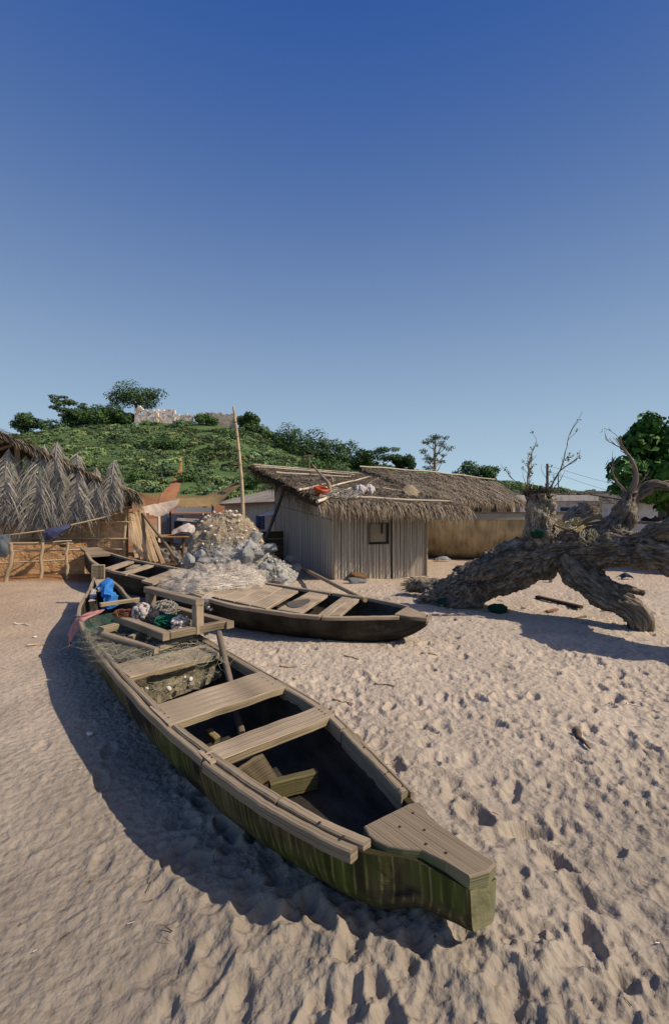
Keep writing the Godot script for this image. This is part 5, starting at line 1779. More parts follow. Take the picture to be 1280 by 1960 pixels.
func make_person() -> void:
	var c := D(491, 1013, 15.6)          # middle of the head
	var b := Vector3(c.x, 0, c.z)
	var y := c.y
	var t := thing("person", "person in a white top seated behind the dark boarding, only head and shoulders showing", "person", b)
	var sk := Color(0.05, 0.032, 0.022)
	var mb := MB.new()
	var v := func(x: float, yy: float, z: float) -> Vector3: return b + Vector3(x, yy, z)
	var bones := [[v.call(0, y - 0.02, 0), v.call(0, y + 0.02, 0.01), 0.085, 0.095], [v.call(0, y - 0.08, 0.03), v.call(0, y - 0.06, 0.06), 0.05, 0.055], [v.call(0, y - 0.2, -0.02), v.call(0, y - 0.08, 0), 0.055, 0.05],
		[v.call(-0.13, y - 0.23, -0.02), v.call(0.13, y - 0.23, -0.02), 0.07, 0.07], [v.call(0, y - 0.3, -0.03), v.call(0, y - 0.62, -0.04), 0.13, 0.12],
		[v.call(-0.19, y - 0.24, -0.02), v.call(-0.22, y - 0.52, 0.0), 0.05, 0.04], [v.call(-0.22, y - 0.52, 0), v.call(-0.14, y - 0.62, 0.22), 0.04, 0.03],
		[v.call(0.19, y - 0.24, -0.02), v.call(0.22, y - 0.52, 0.0), 0.05, 0.04], [v.call(0.22, y - 0.52, 0), v.call(0.14, y - 0.62, 0.22), 0.04, 0.03],
		[v.call(-0.09, y - 0.68, -0.02), v.call(-0.11, y - 0.64, 0.38), 0.09, 0.06], [v.call(0.09, y - 0.68, -0.02), v.call(0.11, y - 0.64, 0.38), 0.09, 0.06],
		[v.call(-0.11, y - 0.66, 0.38), v.call(-0.11, 0.06, 0.34), 0.06, 0.04], [v.call(0.11, y - 0.66, 0.38), v.call(0.11, 0.06, 0.34), 0.06, 0.04],
		[v.call(-0.11, 0.04, 0.32), v.call(-0.12, 0.03, 0.48), 0.04, 0.03], [v.call(0.11, 0.04, 0.32), v.call(0.12, 0.03, 0.48), 0.04, 0.03]]
	surface_nets(mb, bones, 0.025, sk)
	for s in [-1.0, 1.0]:
		blob(mb, v.call(0.035 * s, y + 0.005, 0.1), Vector3(0.014, 0.009, 0.008), Color(0.5, 0.48, 0.45), 0.0, 1.0, 6, 8)
		blob(mb, v.call(0.1 * s, y - 0.01, 0.0), Vector3(0.012, 0.032, 0.022), sk, 0.0, 1.0, 6, 8)
	blob(mb, v.call(0, y - 0.03, 0.115), Vector3(0.017, 0.022, 0.018), sk, 0.0, 1.0, 6, 8)
	var body := part("body", mb, M.skin, t)
	mb = MB.new()
	surface_nets(mb, [[v.call(0, y + 0.03, -0.012), v.call(0, y + 0.045, 0.0), 0.098, 0.1]], 0.02, Color(0.012, 0.01, 0.01))
	part("hair", mb, M.skin, body)
	mb = MB.new()
	surface_nets(mb, [[v.call(-0.13, y - 0.235, -0.02), v.call(0.13, y - 0.235, -0.02), 0.083, 0.083], [v.call(0, y - 0.3, -0.03), v.call(0, y - 0.62, -0.04), 0.145, 0.135], [v.call(-0.18, y - 0.24, -0.02), v.call(-0.21, y - 0.4, -0.01), 0.062, 0.058], [v.call(0.18, y - 0.24, -0.02), v.call(0.21, y - 0.4, -0.01), 0.062, 0.058]], 0.022, Color(0.75, 0.73, 0.72))
	part("white_top", mb, M.fabric, body)
	mb = MB.new()
	box(mb, v.call(-0.22, 0.0, -0.2), v.call(0.22, y - 0.765, 0.12), Color(0.2, 0.15, 0.1))
	single("stool", mb, M.wood, "plain wooden block seat under the person in the white top", "stool")

# ---------- nets, rocks, ropes
func mound(mb: MB, c: Vector3, rx: float, rz: float, h: float, col: Color, amp: float, turn := 0.0, folds := 0.0) -> void:
	var rows := 44
	var cols := 110
	var p := PackedVector3Array()
	var cs := PackedColorArray()
	var uvs := PackedVector2Array()
	var so := rf(0, 50)
	for r in rows:
		var f := r / (rows - 1.0)
		for k in cols:
			var a := TAU * k / cols
			var rad := sin(f * PI / 2) * (1.0 + amp * nz.get_noise_2d(so + cos(a) * 1.2, sin(a) * 1.2) + folds * 0.5 * sin(a * 17.0 + 3.0 * nz.get_noise_2d(so + f * 2.0, a)) * f)
			var q := Vector3(cos(a) * rad * rx, cos(f * PI / 2) * h, sin(a) * rad * rz)
			var nn := nz.get_noise_3dv(q * 4.0 + Vector3(so, 0, 0)) * amp * 0.34 + rid.get_noise_3dv(q * 6.0 + Vector3(0, so, 0)) * amp * 0.2 + rid.get_noise_3dv(q * 15.0 + Vector3(0, so, 9)) * amp * 0.04
			q += Vector3(cos(a), 0.7, sin(a)) * nn * (1.0 - 0.6 * f)
			p.append(c + q.rotated(Vector3.UP, turn))
			var tn := 1.0 + 0.6 * nz.get_noise_3dv(q * 9.0) + 0.35 * nz.get_noise_3dv(q * 22.0)
			cs.append(Color(col.r * tn, col.g * tn, col.b * tn))
			uvs.append(Vector2(a, f))
	mb.grid(p, rows, cols, cs, uvs, true)
# loose twine over a heap: each strand wanders down the surface
func strands(mb: MB, c: Vector3, rx: float, rz: float, h: float, n: int, w: float, col: Color, turn := 0.0, curl := 0.5) -> void:
	for i in n:
		var a := rf(0, TAU)
		var f := sqrt(rng.randf()) * 0.95
		var da := rf(-1, 1) * curl
		var df := rf(-0.03, 0.09)
		var pts := PackedVector3Array()
		var lift := rf(1.0, 1.12)
		for j in rng.randi_range(5, 11):
			var ff := clampf(f, 0.02, 1.0)
			var q := Vector3(cos(a) * sin(ff * PI / 2) * rx, cos(ff * PI / 2) * h, sin(a) * sin(ff * PI / 2) * rz) * (lift + 0.05 * nz.get_noise_2d(i * 3.0, j * 0.8))
			pts.append(c + q.rotated(Vector3.UP, turn) + Vector3(0, 0.01, 0))
			a += da * rf(0.3, 1.0) * 0.3
			da += rf(-0.5, 0.5) * curl
			f += df
			df += rf(-0.03, 0.03)
		var k := rf(0.55, 1.5)
		for j in pts.size() - 1:
			var t := (pts[j + 1] - pts[j]).normalized()
			var s := t.cross((pts[j] - c + Vector3(0, 0.3, 0)).normalized()).normalized() * w
			mb.quad(pts[j] - s, pts[j] + s, pts[j + 1] + s, pts[j + 1] - s, col * k)
var _float_mesh: ArrayMesh
func add_float(t: Node3D, at: Vector3, s: float) -> void:
	if _float_mesh == null:
		var mb := MB.new()
		blob(mb, Vector3.ZERO, Vector3(0.5, 0.32, 0.34), Color(0.62, 0.555, 0.48), 0.07, 2.0, 8, 12)
		_float_mesh = mb.mesh(M.plain)
	var o := MeshInstance3D.new()
	o.name = "float"
	o.mesh = _float_mesh
	o.transform = Transform3D(Basis.from_euler(Vector3(rf(-0.6, 0.6), rf(0, TAU), rf(-0.6, 0.6))).scaled(Vector3.ONE * s), at - t.position)
	t.add_child(o, true)
func float_on(t: Node3D, c: Vector3, rx: float, rz: float, h: float, n: int, s: float, turn := 0.0) -> void:
	for i in n:
		var a := rf(0.05, 0.95) * PI + (rf(-0.6, 0.6) if i % 4 == 0 else 0.0)
		var f := rf(0.1, 0.93)
		var q := Vector3(cos(a) * sin(f * PI / 2) * rx, cos(f * PI / 2) * h, sin(a) * sin(f * PI / 2) * rz) * 1.10
		add_float(t, c + q.rotated(Vector3.UP, turn), s * rf(0.75, 1.25))
func make_nets() -> void:
	var t := thing("net_heap", "tall tan heap of fishing net dotted with white floats on the rocks", "net", W(-2.72, 11.1, 0.7), "heaps of fishing net")
	var mb := MB.new()
	var c := W(-2.74, 11.1, 0.62)
	mound(mb, c, 0.84, 0.76, 1.0, Color(0.40, 0.33, 0.235), 0.34, 0.0, 0.22)
	var nm := part("netting", mb, M.netcloth, t)
	mb = MB.new()
	strands(mb, c, 0.86, 0.78, 1.01, 1800, 0.0026, Color(0.41, 0.345, 0.255), 0.0, 0.7)
	part("twine", mb, M.straw, nm, "stuff")
	float_on(t, c, 0.87, 0.79, 1.03, 30, 0.11)
	# heap of grey netting among the rocks
	t = thing("net_heap", "grey net heap with small white floats draped over the dark rocks", "net", W(-2.5, 10.5, 0.0), "heaps of fishing net")
	c = W(-2.55, 10.7, -0.05)
	mb = MB.new()
	mound(mb, c, 1.22, 0.86, 1.08, Color(0.36, 0.35, 0.325), 0.34)
	mound(mb, W(-1.62, 10.4, -0.05), 0.62, 0.5, 0.62, Color(0.35, 0.355, 0.335), 0.36)
	nm = part("netting", mb, M.netcloth, t)
	mb = MB.new()
	strands(mb, c, 1.23, 0.87, 1.09, 900, 0.003, Color(0.42, 0.41, 0.38), 0.0, 0.5)
	strands(mb, W(-1.62, 10.4, -0.05), 0.63, 0.52, 0.63, 380, 0.003, Color(0.41, 0.41, 0.39), 0.0, 0.6)
	part("twine", mb, M.straw, nm, "stuff")
	float_on(t, c, 1.24, 0.88, 1.09, 40, 0.08)
	float_on(t, W(-1.62, 10.4, -0.05), 0.66, 0.55, 0.64, 14, 0.08)
	var rk := [[364, 1076, 14, 17, 10.0, "dark grey rock at the left foot of the net heap"], [385, 1061, 15, 11, 10.15, "tilted slab of rock left of the grey nets"], [391, 1075, 17, 10, 9.95, "flat dark rock low on the left of the heap"], [487, 1031, 20, 15, 10.75, "pale grey rock high on the right of the tan net"], [513, 1050, 25, 12, 10.7, "long bluish rock against the dark boarding"], [477, 1048, 16, 12, 10.0, "squarish rock in the middle below the tan net"], [474, 1068, 16, 19, 9.75, "upright block of rock in the middle of the heap"], [495, 1061, 15, 11, 9.95, "wedge shaped rock right of the upright block"], [457, 1074, 11, 12, 9.7, "small rock left of the upright block"], [535, 1112, 20, 9, 9.95, "flat pale rock lowest in front of the heap"], [566, 1087, 16, 11, 10.9, "rock at the heap's right end by the hut wall"], [563, 1103, 12, 8, 10.6, "small brownish rock under the fallen bamboo pole"], [410, 1088, 15, 9, 9.6, "rock half under the pale net on the canoe"], [553, 1071, 12, 9, 11.4, "small rock touching the reed wall"], [585, 1107, 8, 5, 11.1, "smallest stone at the foot of the reed wall"], [512, 1085, 14, 9, 9.8, "rock in the grey net's right slope"]]
	for r in rk:
		mb = MB.new()
		var at := D(r[0], r[1], r[4])
		var k: float = r[4] / F
		rock(mb, at, Vector3(r[2] * k * 1.0, r[3] * k * 1.0, r[2] * k * 0.8), Color(0.27, 0.28, 0.285) * rf(0.75, 1.25))
		single("rock", mb, M.stone, r[5], "rock", "rocks under the nets")
	# the translucent net on the second canoe's deck
	c = W(-1.98, 7.55, 0.40)
	t = thing("net_heap", "translucent white net with cork floats heaped on the second canoe's deck", "net", c, "heaps of fishing net")
	var turn := 0.72
	mb = MB.new()
	mound(mb, c, 0.66, 0.42, 0.24, Color(0.52, 0.47, 0.42), 0.3, turn)
	mound(mb, c, 0.74, 0.48, 0.30, Color(0.56, 0.51, 0.46), 0.4, turn)
	mound(mb, c, 0.80, 0.54, 0.35, Color(0.56, 0.51, 0.46), 0.6, turn)
	nm = part("netting", mb, M.netting, t)
	mb = MB.new()
	strands(mb, c, 0.76, 0.50, 0.32, 650, 0.0018, Color(0.60, 0.56, 0.50), turn, 1.6)
	for i in 40:
		var a := P(rf(384, 404), 1146, 0.425)
		var pts := PackedVector3Array([a + Vector3(0, 0.02, -0.25), a])
		for j in 5: pts.append(a + Vector3(rf(-0.03, 0.03), -0.04 - 0.035 * j * rf(0.4, 1.0), 0.03 + rf(0, 0.02)))
		ribbon(mb, pts, 0.003, Color(0.5, 0.46, 0.4) * rf(0.7, 1.2), Vector3(0.8, 0, 0.6))
	part("twine", mb, M.straw, nm, "stuff")
	float_on(t, c, 0.74, 0.48, 0.31, 34, 0.07, turn)
	add_float(t, W(-1.83, 6.30, 0.31), 0.07)
	add_float(t, W(-1.78, 6.27, 0.29), 0.06)
func bundle(called: String, c: Vector3, s: Vector3, col: Color, label: String, cat: String, n: int, r: float, strand_col: Color) -> void:
	var t := thing(called, label, cat, c - Vector3(0, s.y, 0))
	var mb := MB.new()
	blob(mb, c, s * (0.7 if cat == "net" else 1.0), col, 0.14 if cat != "net" else 0.32, 3.0)
	if cat == "float bundle":
		for i in 70:
			var dir := Vector3(rf(-1, 1), rf(-0.7, 1), rf(-1, 1)).normalized()
			blob(mb, c + dir * s * rf(0.85, 1.02), s * rf(0.16, 0.3), strand_col * rf(0.85, 1.15), 0.1, 3.0, 6, 8)
		strand_col = Color(0.05, 0.045, 0.045)
		n = 9
	part("core", mb, M.fabric, t)
	mb = MB.new()
	for i in n:
		var ax := Vector3(rf(-1, 1), rf(-1, 1), rf(-1, 1)).normalized()
		var b1 := ax.cross(Vector3.UP).normalized()
		var b2 := ax.cross(b1)
		var pts := PackedVector3Array()
		var a0 := rf(0, TAU)
		for j in 10:
			var a := a0 + j * 0.45
			pts.append(c + (b1 * cos(a) + b2 * sin(a)) * s * (rf(0.9, 1.5) if cat == "net" else rf(1.0, 1.14)) + ax * s * rf(-0.3, 0.3))
		tube(mb, pts, [r], 4, strand_col * rf(0.6, 1.3))
	part("strands", mb, M.straw, t, "stuff")
func make_canoe_load() -> void:
	# carrying frame lying across the foreground canoe
	var t := thing("carrying_rack", "weathered carrying frame with a raised handle, laid across the foreground canoe", "frame", W(-1.65, 4.45, 0.5))
	var a := W(-2.3, 4.61, 0.575)
	var b := W(-1.53, 3.94, 0.575)
	var c := W(-1.08, 4.36, 0.575)
	var e := W(-1.85, 5.02, 0.575)
	for q in [[a, b + (b - a).normalized() * 0.03, "long_beam", 0.085], [e, c + (c - e).normalized() * 0.06, "long_beam", 0.085], [b, c, "cross_beam", 0.075], [a.lerp(b, 0.1), e.lerp(c, 0.1), "cross_beam", 0.075]]:
		var mb := MB.new()
		var lift := Vector3(0, 0.003, 0) if q[2] == "cross_beam" else Vector3.ZERO
		var ins: Vector3 = (q[1] - q[0]).normalized() * (0.03 if q[2] == "cross_beam" else 0.0)
		beam(mb, q[0] + lift + ins, q[1] + lift - ins, q[3], 0.07, WOODC * rf(0.75, 0.95))
		part(q[2], mb, M.wood, t)
	for k in 3:
		var mb := MB.new()
		var f := 0.2 + 0.25 * k
		slab(mb, a.lerp(b, f) + Vector3(0, -0.03, 0), e.lerp(c, f) + Vector3(0, -0.03, 0), e.lerp(c, f + 0.2) + Vector3(0, -0.03, 0), a.lerp(b, f + 0.2) + Vector3(0, -0.03, 0), 0.02, WOODC * rf(0.6, 0.8))
		part("bottom_board", mb, M.wood, t)
	var p1 := b.lerp(c, 0.5)
	var p2 := a.lerp(e, 0.5)
	for q in [p1, p2.lerp(p1, 0.08)]:
		var mb := MB.new()
		beam(mb, q + Vector3(0, -0.035, 0.0), q + Vector3(0, 0.235, 0.0), 0.09, 0.07, WOODC * 0.95, Vector3(1, 0, 0.6))
		part("post", mb, M.wood, t)
	var mb := MB.new()
	beam(mb, p1 + Vector3(0.03, 0.267, 0.03), p2.lerp(p1, 0.08) + Vector3(-0.06, 0.267, -0.06), 0.09, 0.06, WOODC * 0.9)
	part("handle_bar", mb, M.wood, t)
	# what lies in it
	bundle("float_bundle", D(274, 1174, 4.55), Vector3(0.10, 0.095, 0.09), Color(0.62, 0.57, 0.55), "larger white float bundle at the left end of the wooden frame", "float bundle", 26, 0.004, Color(0.7, 0.62, 0.6))
	bundle("float_bundle", D(346, 1194, 4.2), Vector3(0.085, 0.075, 0.08), Color(0.60, 0.54, 0.50), "smaller white float bundle at the right end of the wooden frame", "float bundle", 24, 0.004, Color(0.68, 0.6, 0.56))
	bundle("rope_coil", D(299, 1184, 4.4), Vector3(0.09, 0.075, 0.08), Color(0.025, 0.025, 0.03), "black rope bundle between the two white bundles in the frame", "rope", 40, 0.006, Color(0.05, 0.05, 0.055))
	bundle("green_net", D(326, 1190, 4.32), Vector3(0.11, 0.055, 0.09), Color(0.01, 0.07, 0.05), "bright green net beside the smaller white bundle in the frame", "net", 44, 0.004, Color(0.02, 0.16, 0.105))
	bundle("grey_net", D(313, 1170, 4.75), Vector3(0.13, 0.09, 0.1), Color(0.22, 0.215, 0.20), "grey net lump under the frame's raised handle", "net", 30, 0.003, Color(0.33, 0.32, 0.3))
	for q in [[258, 1164, 4.5], [284, 1188, 4.42], [338, 1200, 4.15]]: pass
	mb = MB.new()
	for k in 7:
		var pts := PackedVector3Array()
		var cc := D(245, 1176, 4.6)
		for j in 12: pts.append(cc + Vector3(cos(0.5 * j + k) * rf(0.10, 0.16), -0.01 + rf(0, 0.05), sin(0.5 * j + k) * rf(0.07, 0.13)))
		tube(mb, smooth_path(pts, 24), [0.006], 5, Color(0.06, 0.04, 0.03) if k % 2 else Color(0.2, 0.07, 0.04))
	single("cord_loops", mb, M.straw, "dark and rust coloured cord loops at the left end of the frame", "cord")
	# loose wood in the canoe
	for q in [[194, 1206, 224, 1199, 0.53, 0.09, 0.06, "short pale block of wood on the nets left of the frame"], [250, 1222, 268, 1214, 0.5, 0.06, 0.05, "small block of wood under the frame's front beam"], [302, 1240, 366, 1220, 0.47, 0.07, 0.05, "pale board lying below the frame's front corner"]]:
		mb = MB.new()
		beam(mb, P(q[0], q[1], q[4]), P(q[2], q[3], q[4]), q[5], q[6], WOODC * rf(1.0, 1.2))
		single("wood_block", mb, M.wood, q[7], "wood block", "loose wood in the canoe")
	mb = MB.new()
	pole(mb, P(198, 1214, 0.53), P(300, 1246, 0.49), 0.032, 0.03, WOODC * 1.0, 9, 0.01)
	single("round_stick", mb, M.wood, "thick round stick lying on the nets in front of the frame", "stick")
	mb = MB.new()
	pole(mb, P(419, 1211, 0.60), P(463, 1404, 0.10), 0.027, 0.027, Color(0.17, 0.14, 0.115), 10, 0.004)
	single("paddle_shaft", mb, M.wood, "dark round pole standing in the canoe between the thwarts", "pole")
	# sheets of net
	var net_rows := [[P(160, 1205, 0.47), P(205, 1196, 0.45), P(260, 1205, 0.42), P(330, 1215, 0.40), P(400, 1222, 0.43)], [P(168, 1226, 0.46), P(215, 1216, 0.47), P(270, 1224, 0.42), P(335, 1232, 0.40), P(405, 1234, 0.42)], [P(186, 1252, 0.46), P(230, 1246, 0.48), P(285, 1256, 0.45), P(345, 1246, 0.42), P(400, 1240, 0.42)], [P(206, 1272, 0.44), P(232, 1270, 0.45), P(262, 1268, 0.45), P(300, 1262, 0.44), P(340, 1255, 0.43)]]
	t = thing("fishing_net", "grey green fishing net spread in the canoe and over its left side", "net", P(240, 1235, 0.43))
	mb = MB.new()
	cloth(mb, net_rows, 46, 30, Color(0.25, 0.25, 0.20), 0.04)
	cloth(mb, [[P(163, 1203, 0.48), P(176, 1222, 0.475), P(192, 1248, 0.47), P(208, 1272, 0.46)], [W(-2.70, 4.62, .42), W(-2.46, 4.29, .42), W(-2.19, 3.98, .40), W(-1.99, 3.74, .42)], [W(-2.70, 4.60, .32), W(-2.46, 4.27, .24), W(-2.19, 3.96, .22), W(-1.99, 3.72, .34)]], 30, 20, Color(0.23, 0.22, 0.17), 0.04)
	nm_add(t, mb)
	mb = MB.new()
	for i in 340:
		var vf := rng.randf()
		var u := lerpf(178, 395, rng.randf()) + 38.0 * vf * vf
		var q := P(u, lerpf(1205, 1262, vf), 0.5)
		var pts := PackedVector3Array()
		var dir := Vector3(rf(-1, 1), rf(-0.1, 0.1), rf(-1, 1)) * 0.05
		for j in 7:
			pts.append(q)
			q += dir
			dir = dir.rotated(Vector3.UP, rf(-0.8, 0.8))
			q.y = 0.47 + 0.05 * nz.get_noise_2d(q.x * 5.0, q.z * 5.0) + rf(0, 0.015)
		ribbon(mb, pts, 0.0013, Color(0.24, 0.24, 0.185) * rf(0.6, 1.4))
	for i in 70:
		var f := rng.randf()
		var q := W(lerpf(-2.80, -2.0, f), lerpf(4.88, 3.84, f), 0.46)
		var pts := PackedVector3Array()
		var L := rf(0.1, 0.36)
		for j in 6: pts.append(q + Vector3(-0.02 - 0.05 * sin(j * 0.5) + rf(-0.012, 0.012), 0.01 - L * j / 6.0, 0.02 + 0.04 * sin(j * 0.5)))
		ribbon(mb, pts, 0.0016, Color(0.24, 0.23, 0.175) * rf(0.6, 1.4))
	part("twine", mb, M.straw, t, "stuff")
	mb = MB.new()
	t = thing("green_netting", "thin green net laid over the canoe behind the round stick", "net", P(210, 1185, 0.46))
	cloth(mb, [[P(160, 1186, 0.475), P(200, 1176, 0.475), P(245, 1172, 0.46)], [P(162, 1198, 0.475), P(200, 1188, 0.48), P(240, 1184, 0.46)], [P(166, 1212, 0.475), P(205, 1204, 0.475), P(245, 1200, 0.45)]], 24, 16, Color(0.11, 0.21, 0.15), 0.03)
	nm_add(t, mb)
	# hanging net against the third thwart
	t = thing("hanging_net", "pale brown net hanging below the third thwart with a few cork floats", "net", P(335, 1330, 0.1))
	mb = MB.new()
	cloth(mb, [[P(256, 1303, 0.42), P(310, 1290, 0.42), P(360, 1278, 0.42), P(414, 1262, 0.42)], [P(270, 1318, 0.32), P(318, 1304, 0.33), P(368, 1290, 0.33), P(414, 1274, 0.34)], [P(292, 1352, 0.16), P(335, 1335, 0.2), P(385, 1316, 0.2), P(425, 1294, 0.24)]], 36, 20, Color(0.24, 0.215, 0.15), 0.03)
	part("netting", mb, M.netcloth, t)
	mb = MB.new()
	for i in 240:
		var u := rf(262, 412)
		var q := P(u, 1300 - (u - 256) * 0.25 + rf(0, 30), 0.34)
		var pts := PackedVector3Array()
		for j in 6:
			pts.append(q)
			q += Vector3(rf(-0.03, 0.03), rf(-0.03, 0.015), rf(-0.01, 0.02))
		ribbon(mb, pts, 0.002, Color(0.30, 0.28, 0.2) * rf(0.4, 1.4))
	part("twine", mb, M.straw, t, "stuff")
	for q in [[359, 1283, 0.05], [323, 1318, 0.055], [365, 1300, 0.05], [281, 1318, 0.035], [354, 1296, 0.03]]: add_float(t, P(q[0], q[1], 0.36), q[2])
	mb = MB.new()
	slab(mb, P(361, 1285, 0.345), P(369, 1283, 0.345), P(372, 1312, 0.26), P(364, 1313, 0.26), 0.01, Color(0.3, 0.29, 0.27))
	part("net_tag", mb, M.wood, t)
	# cloths
	mb = MB.new()
	cloth(mb, [[P(194, 1146, 0.50), P(206, 1144, 0.51), P(218, 1141, 0.50)], [D(188, 1122, 6.15), D(204, 1108, 6.2), D(214, 1110, 6.25)], [D(190, 1128, 5.95), D(203, 1120, 5.95), D(214, 1118, 6.05)], [D(195, 1150, 5.86), D(205, 1148, 5.84), D(218, 1144, 5.95)], [D(197, 1166, 5.9), D(208, 1167, 5.86), D(221, 1162, 5.98)]], 20, 26, Color(0.045, 0.22, 0.62), 0.06)
	single("blue_cloth", mb, M.fabric, "bright blue cloth draped over the stern thwart of the foreground canoe", "cloth")
	mb = MB.new()
	cloth(mb, [[P(160, 1176, 0.49), P(178, 1170, 0.50), P(200, 1167, 0.49)], [P(153, 1180, 0.50), P(172, 1178, 0.51), P(192, 1174, 0.5)], [W(-3.02, 5.08, .47), W(-2.93, 4.97, .48), W(-2.80, 4.90, .485)], [W(-3.08, 5.05, .33), W(-3.0, 4.93, .33), W(-2.87, 4.82, .37)], [W(-3.08, 5.02, .14), W(-3.01, 4.91, .15), W(-2.92, 4.82, .26)]], 22, 24, Color(0.46, 0.225, 0.215), 0.03)
	single("pink_cloth", mb, M.fabric, "faded pink cloth hanging over the canoe's left gunwale", "cloth")
	mb = MB.new()
	cloth(mb, [[P(176, 1126, 0.51), P(184, 1128, 0.51)], [P(173, 1138, 0.505), P(184, 1138, 0.505)], [P(170, 1151, 0.49), P(183, 1150, 0.495)]], 10, 14, Color(0.45, 0.42, 0.38), 0.025)
	single("white_rag", mb, M.fabric, "off white rag on the canoe's left gunwale near its stern", "rag")
func nm_add(t: Node3D, mb: MB) -> void:
	part("netting", mb, M.netting, t)

# ---------- the fallen tree
func twig(mb: MB, at: Vector3, dir: Vector3, L: float, r: float, depth: int, col: Color, tips: Array) -> void:
	var pts := PackedVector3Array([at])
	var d := dir.normalized()
	var n := 5
	for i in n:
		d = (d + Vector3(rf(-1, 1), rf(-0.4, 0.9), rf(-1, 1)) * 0.2).normalized()
		pts.append(pts[i] + d * L / n)
	tube(mb, pts, [r, r * 0.55], 6 if r > 0.012 else 4, col)
	if depth <= 0:
		tips.append(pts[n])
		return
	for i in range(1, n + 1):
		if i < n and rng.randf() < 0.35: continue
		var nd := (d + Vector3(rf(-1, 1), rf(-0.2, 0.8), rf(-1, 1)) * 1.0).normalized()
		twig(mb, pts[i], nd, L * rf(0.35, 0.6), r * lerpf(0.75, 0.5, float(i) / n), depth - 1, col, tips)
func make_fallen_tree() -> void:
	var t := thing("fallen_tree", "huge fallen tree with rough dark bark propped on its limbs at the right", "tree", P(1000, 1140, 0.0))
	var limb := func(called: String, pts: Array, radii: Array, n: int, sides: int, bark: float, lump: float, col := Color(0.31, 0.27, 0.225)) -> void:
		var mb := MB.new()
		tube(mb, smooth_path(pts, n), radii, sides, col, bark, lump, 0.25)
		part(called, mb, M.bark, t)
	limb.call("trunk", [D(800, 1150, 8.2), D(850, 1140, 8.05), D(905, 1115, 7.9), D(950, 1098, 7.7), D(1000, 1076, 7.5), D(1070, 1058, 7.2), D(1150, 1052, 6.8), D(1230, 1056, 6.3), D(1295, 1064, 5.7), W(4.95, 5.0, 0.95), W(5.35, 4.3, 0.85)], [0.05, 0.16, 0.28, 0.36, 0.35, 0.29, 0.24, 0.21, 0.21, 0.25, 0.26, 0.24, 0.2], 250, 110, 0.05, 0.09)
	limb.call("leaning_limb", [D(1085, 1070, 7.05), D(1110, 1100, 6.85), D(1150, 1132, 6.6), D(1195, 1156, 6.4), D(1222, 1182, 6.27), P(1228, 1212, -0.06)], [0.2, 0.22, 0.19, 0.18, 0.15, 0.15], 70, 48, 0.035, 0.06)
	limb.call("broken_stub", [D(1150, 1132, 6.6), D(1185, 1130, 6.45), D(1213, 1130, 6.4), D(1232, 1137, 6.35)], [0.09, 0.08, 0.06, 0.025], 24, 20, 0.03, 0.04)
	limb.call("upright_stump", [D(1044, 1062, 7.35), D(1036, 1020, 7.32), D(1031, 985, 7.32), D(1030, 946, 7.32)], [0.28, 0.21, 0.185, 0.20, 0.18], 46, 44, 0.05, 0.09, Color(0.40, 0.36, 0.30))
	limb.call("raised_limb", [D(1128, 1052, 6.95), D(1160, 1028, 6.85), D(1186, 1000, 6.8), D(1199, 970, 6.8), D(1207, 946, 6.8)], [0.2, 0.25, 0.19, 0.15, 0.14, 0.11], 50, 36, 0.035, 0.07)
	limb.call("bent_limb", [D(1204, 952, 6.8), D(1222, 944, 6.78), D(1240, 934, 6.75), D(1256, 930, 6.7), D(1290, 936, 6.6)], [0.1, 0.08, 0.07, 0.055, 0.035], 26, 18, 0.022, 0.05)
	limb.call("right_limb", [D(1165, 1052, 6.75), D(1215, 1042, 6.4), D(1262, 1028, 6.0), D(1320, 1008, 5.4), W(5.4, 4.7, 1.75)], [0.14, 0.16, 0.15, 0.15, 0.12], 60, 36, 0.03, 0.05)
	limb.call("root", [D(880, 1128, 8.0), D(836, 1128, 8.35), D(800, 1122, 8.7), D(782, 1120, 8.85)], [0.22, 0.14, 0.09, 0.03], 40, 26, 0.04, 0.1)
	limb.call("root", [D(930, 1120, 7.7), D(890, 1146, 7.75), D(850, 1156, 7.9), D(822, 1158, 8.05)], [0.2, 0.15, 0.1, 0.03], 40, 26, 0.04, 0.1)
	var burls := MB.new()
	for i in 26:
		var f := rf(0.0, 1.0)
		var c := D(lerpf(890, 1010, f), lerpf(1122, 1068, f), lerpf(7.95, 7.5, f))
		var a := rf(-0.9, 2.2)
		c += Vector3(rf(-0.1, 0.1), sin(a) * 0.3, cos(a) * 0.32)
		var s := rf(0.05, 0.13)
		blob(burls, c, Vector3(s * 1.2, s, s), Color(0.31, 0.27, 0.225) * rf(0.7, 1.2), 0.4, 2.5, 12, 16)
	part("burls", burls, M.bark, t)
	# sprouts
	var tips := []
	var groups := [[D(1008, 945, 7.3), [[D(1006, 878, 7.3), 0.015], [D(986, 905, 7.2), 0.010], [D(1022, 900, 7.4), 0.009]]], [D(1046, 950, 7.3), [[D(1062, 862, 7.3), 0.017], [D(1075, 925, 7.25), 0.011], [D(1052, 912, 7.35), 0.01]]], [D(1203, 948, 6.8), [[D(1216, 900, 6.75), 0.03], [D(1165, 912, 6.7), 0.016], [D(1178, 930, 6.8), 0.012], [D(1225, 915, 6.8), 0.012]]]]
	for g in groups:
		for s in g[1]:
			var mb := MB.new()
			var v: Vector3 = s[0] - g[0]
			twig(mb, g[0], v, v.length(), s[1], 2, Color(0.19, 0.155, 0.125), tips)
			part("twig", mb, M.plain, t)
	var mb := MB.new()
	var bend: Array = [D(1203, 948, 6.78), D(1214, 930, 6.7), D(1217, 905, 6.65), D(1208, 880, 6.6), D(1192, 858, 6.6), D(1178, 838, 6.6)]
	tube(mb, smooth_path(bend, 18), [0.036, 0.028, 0.022, 0.015, 0.007], 8, Color(0.21, 0.17, 0.14))
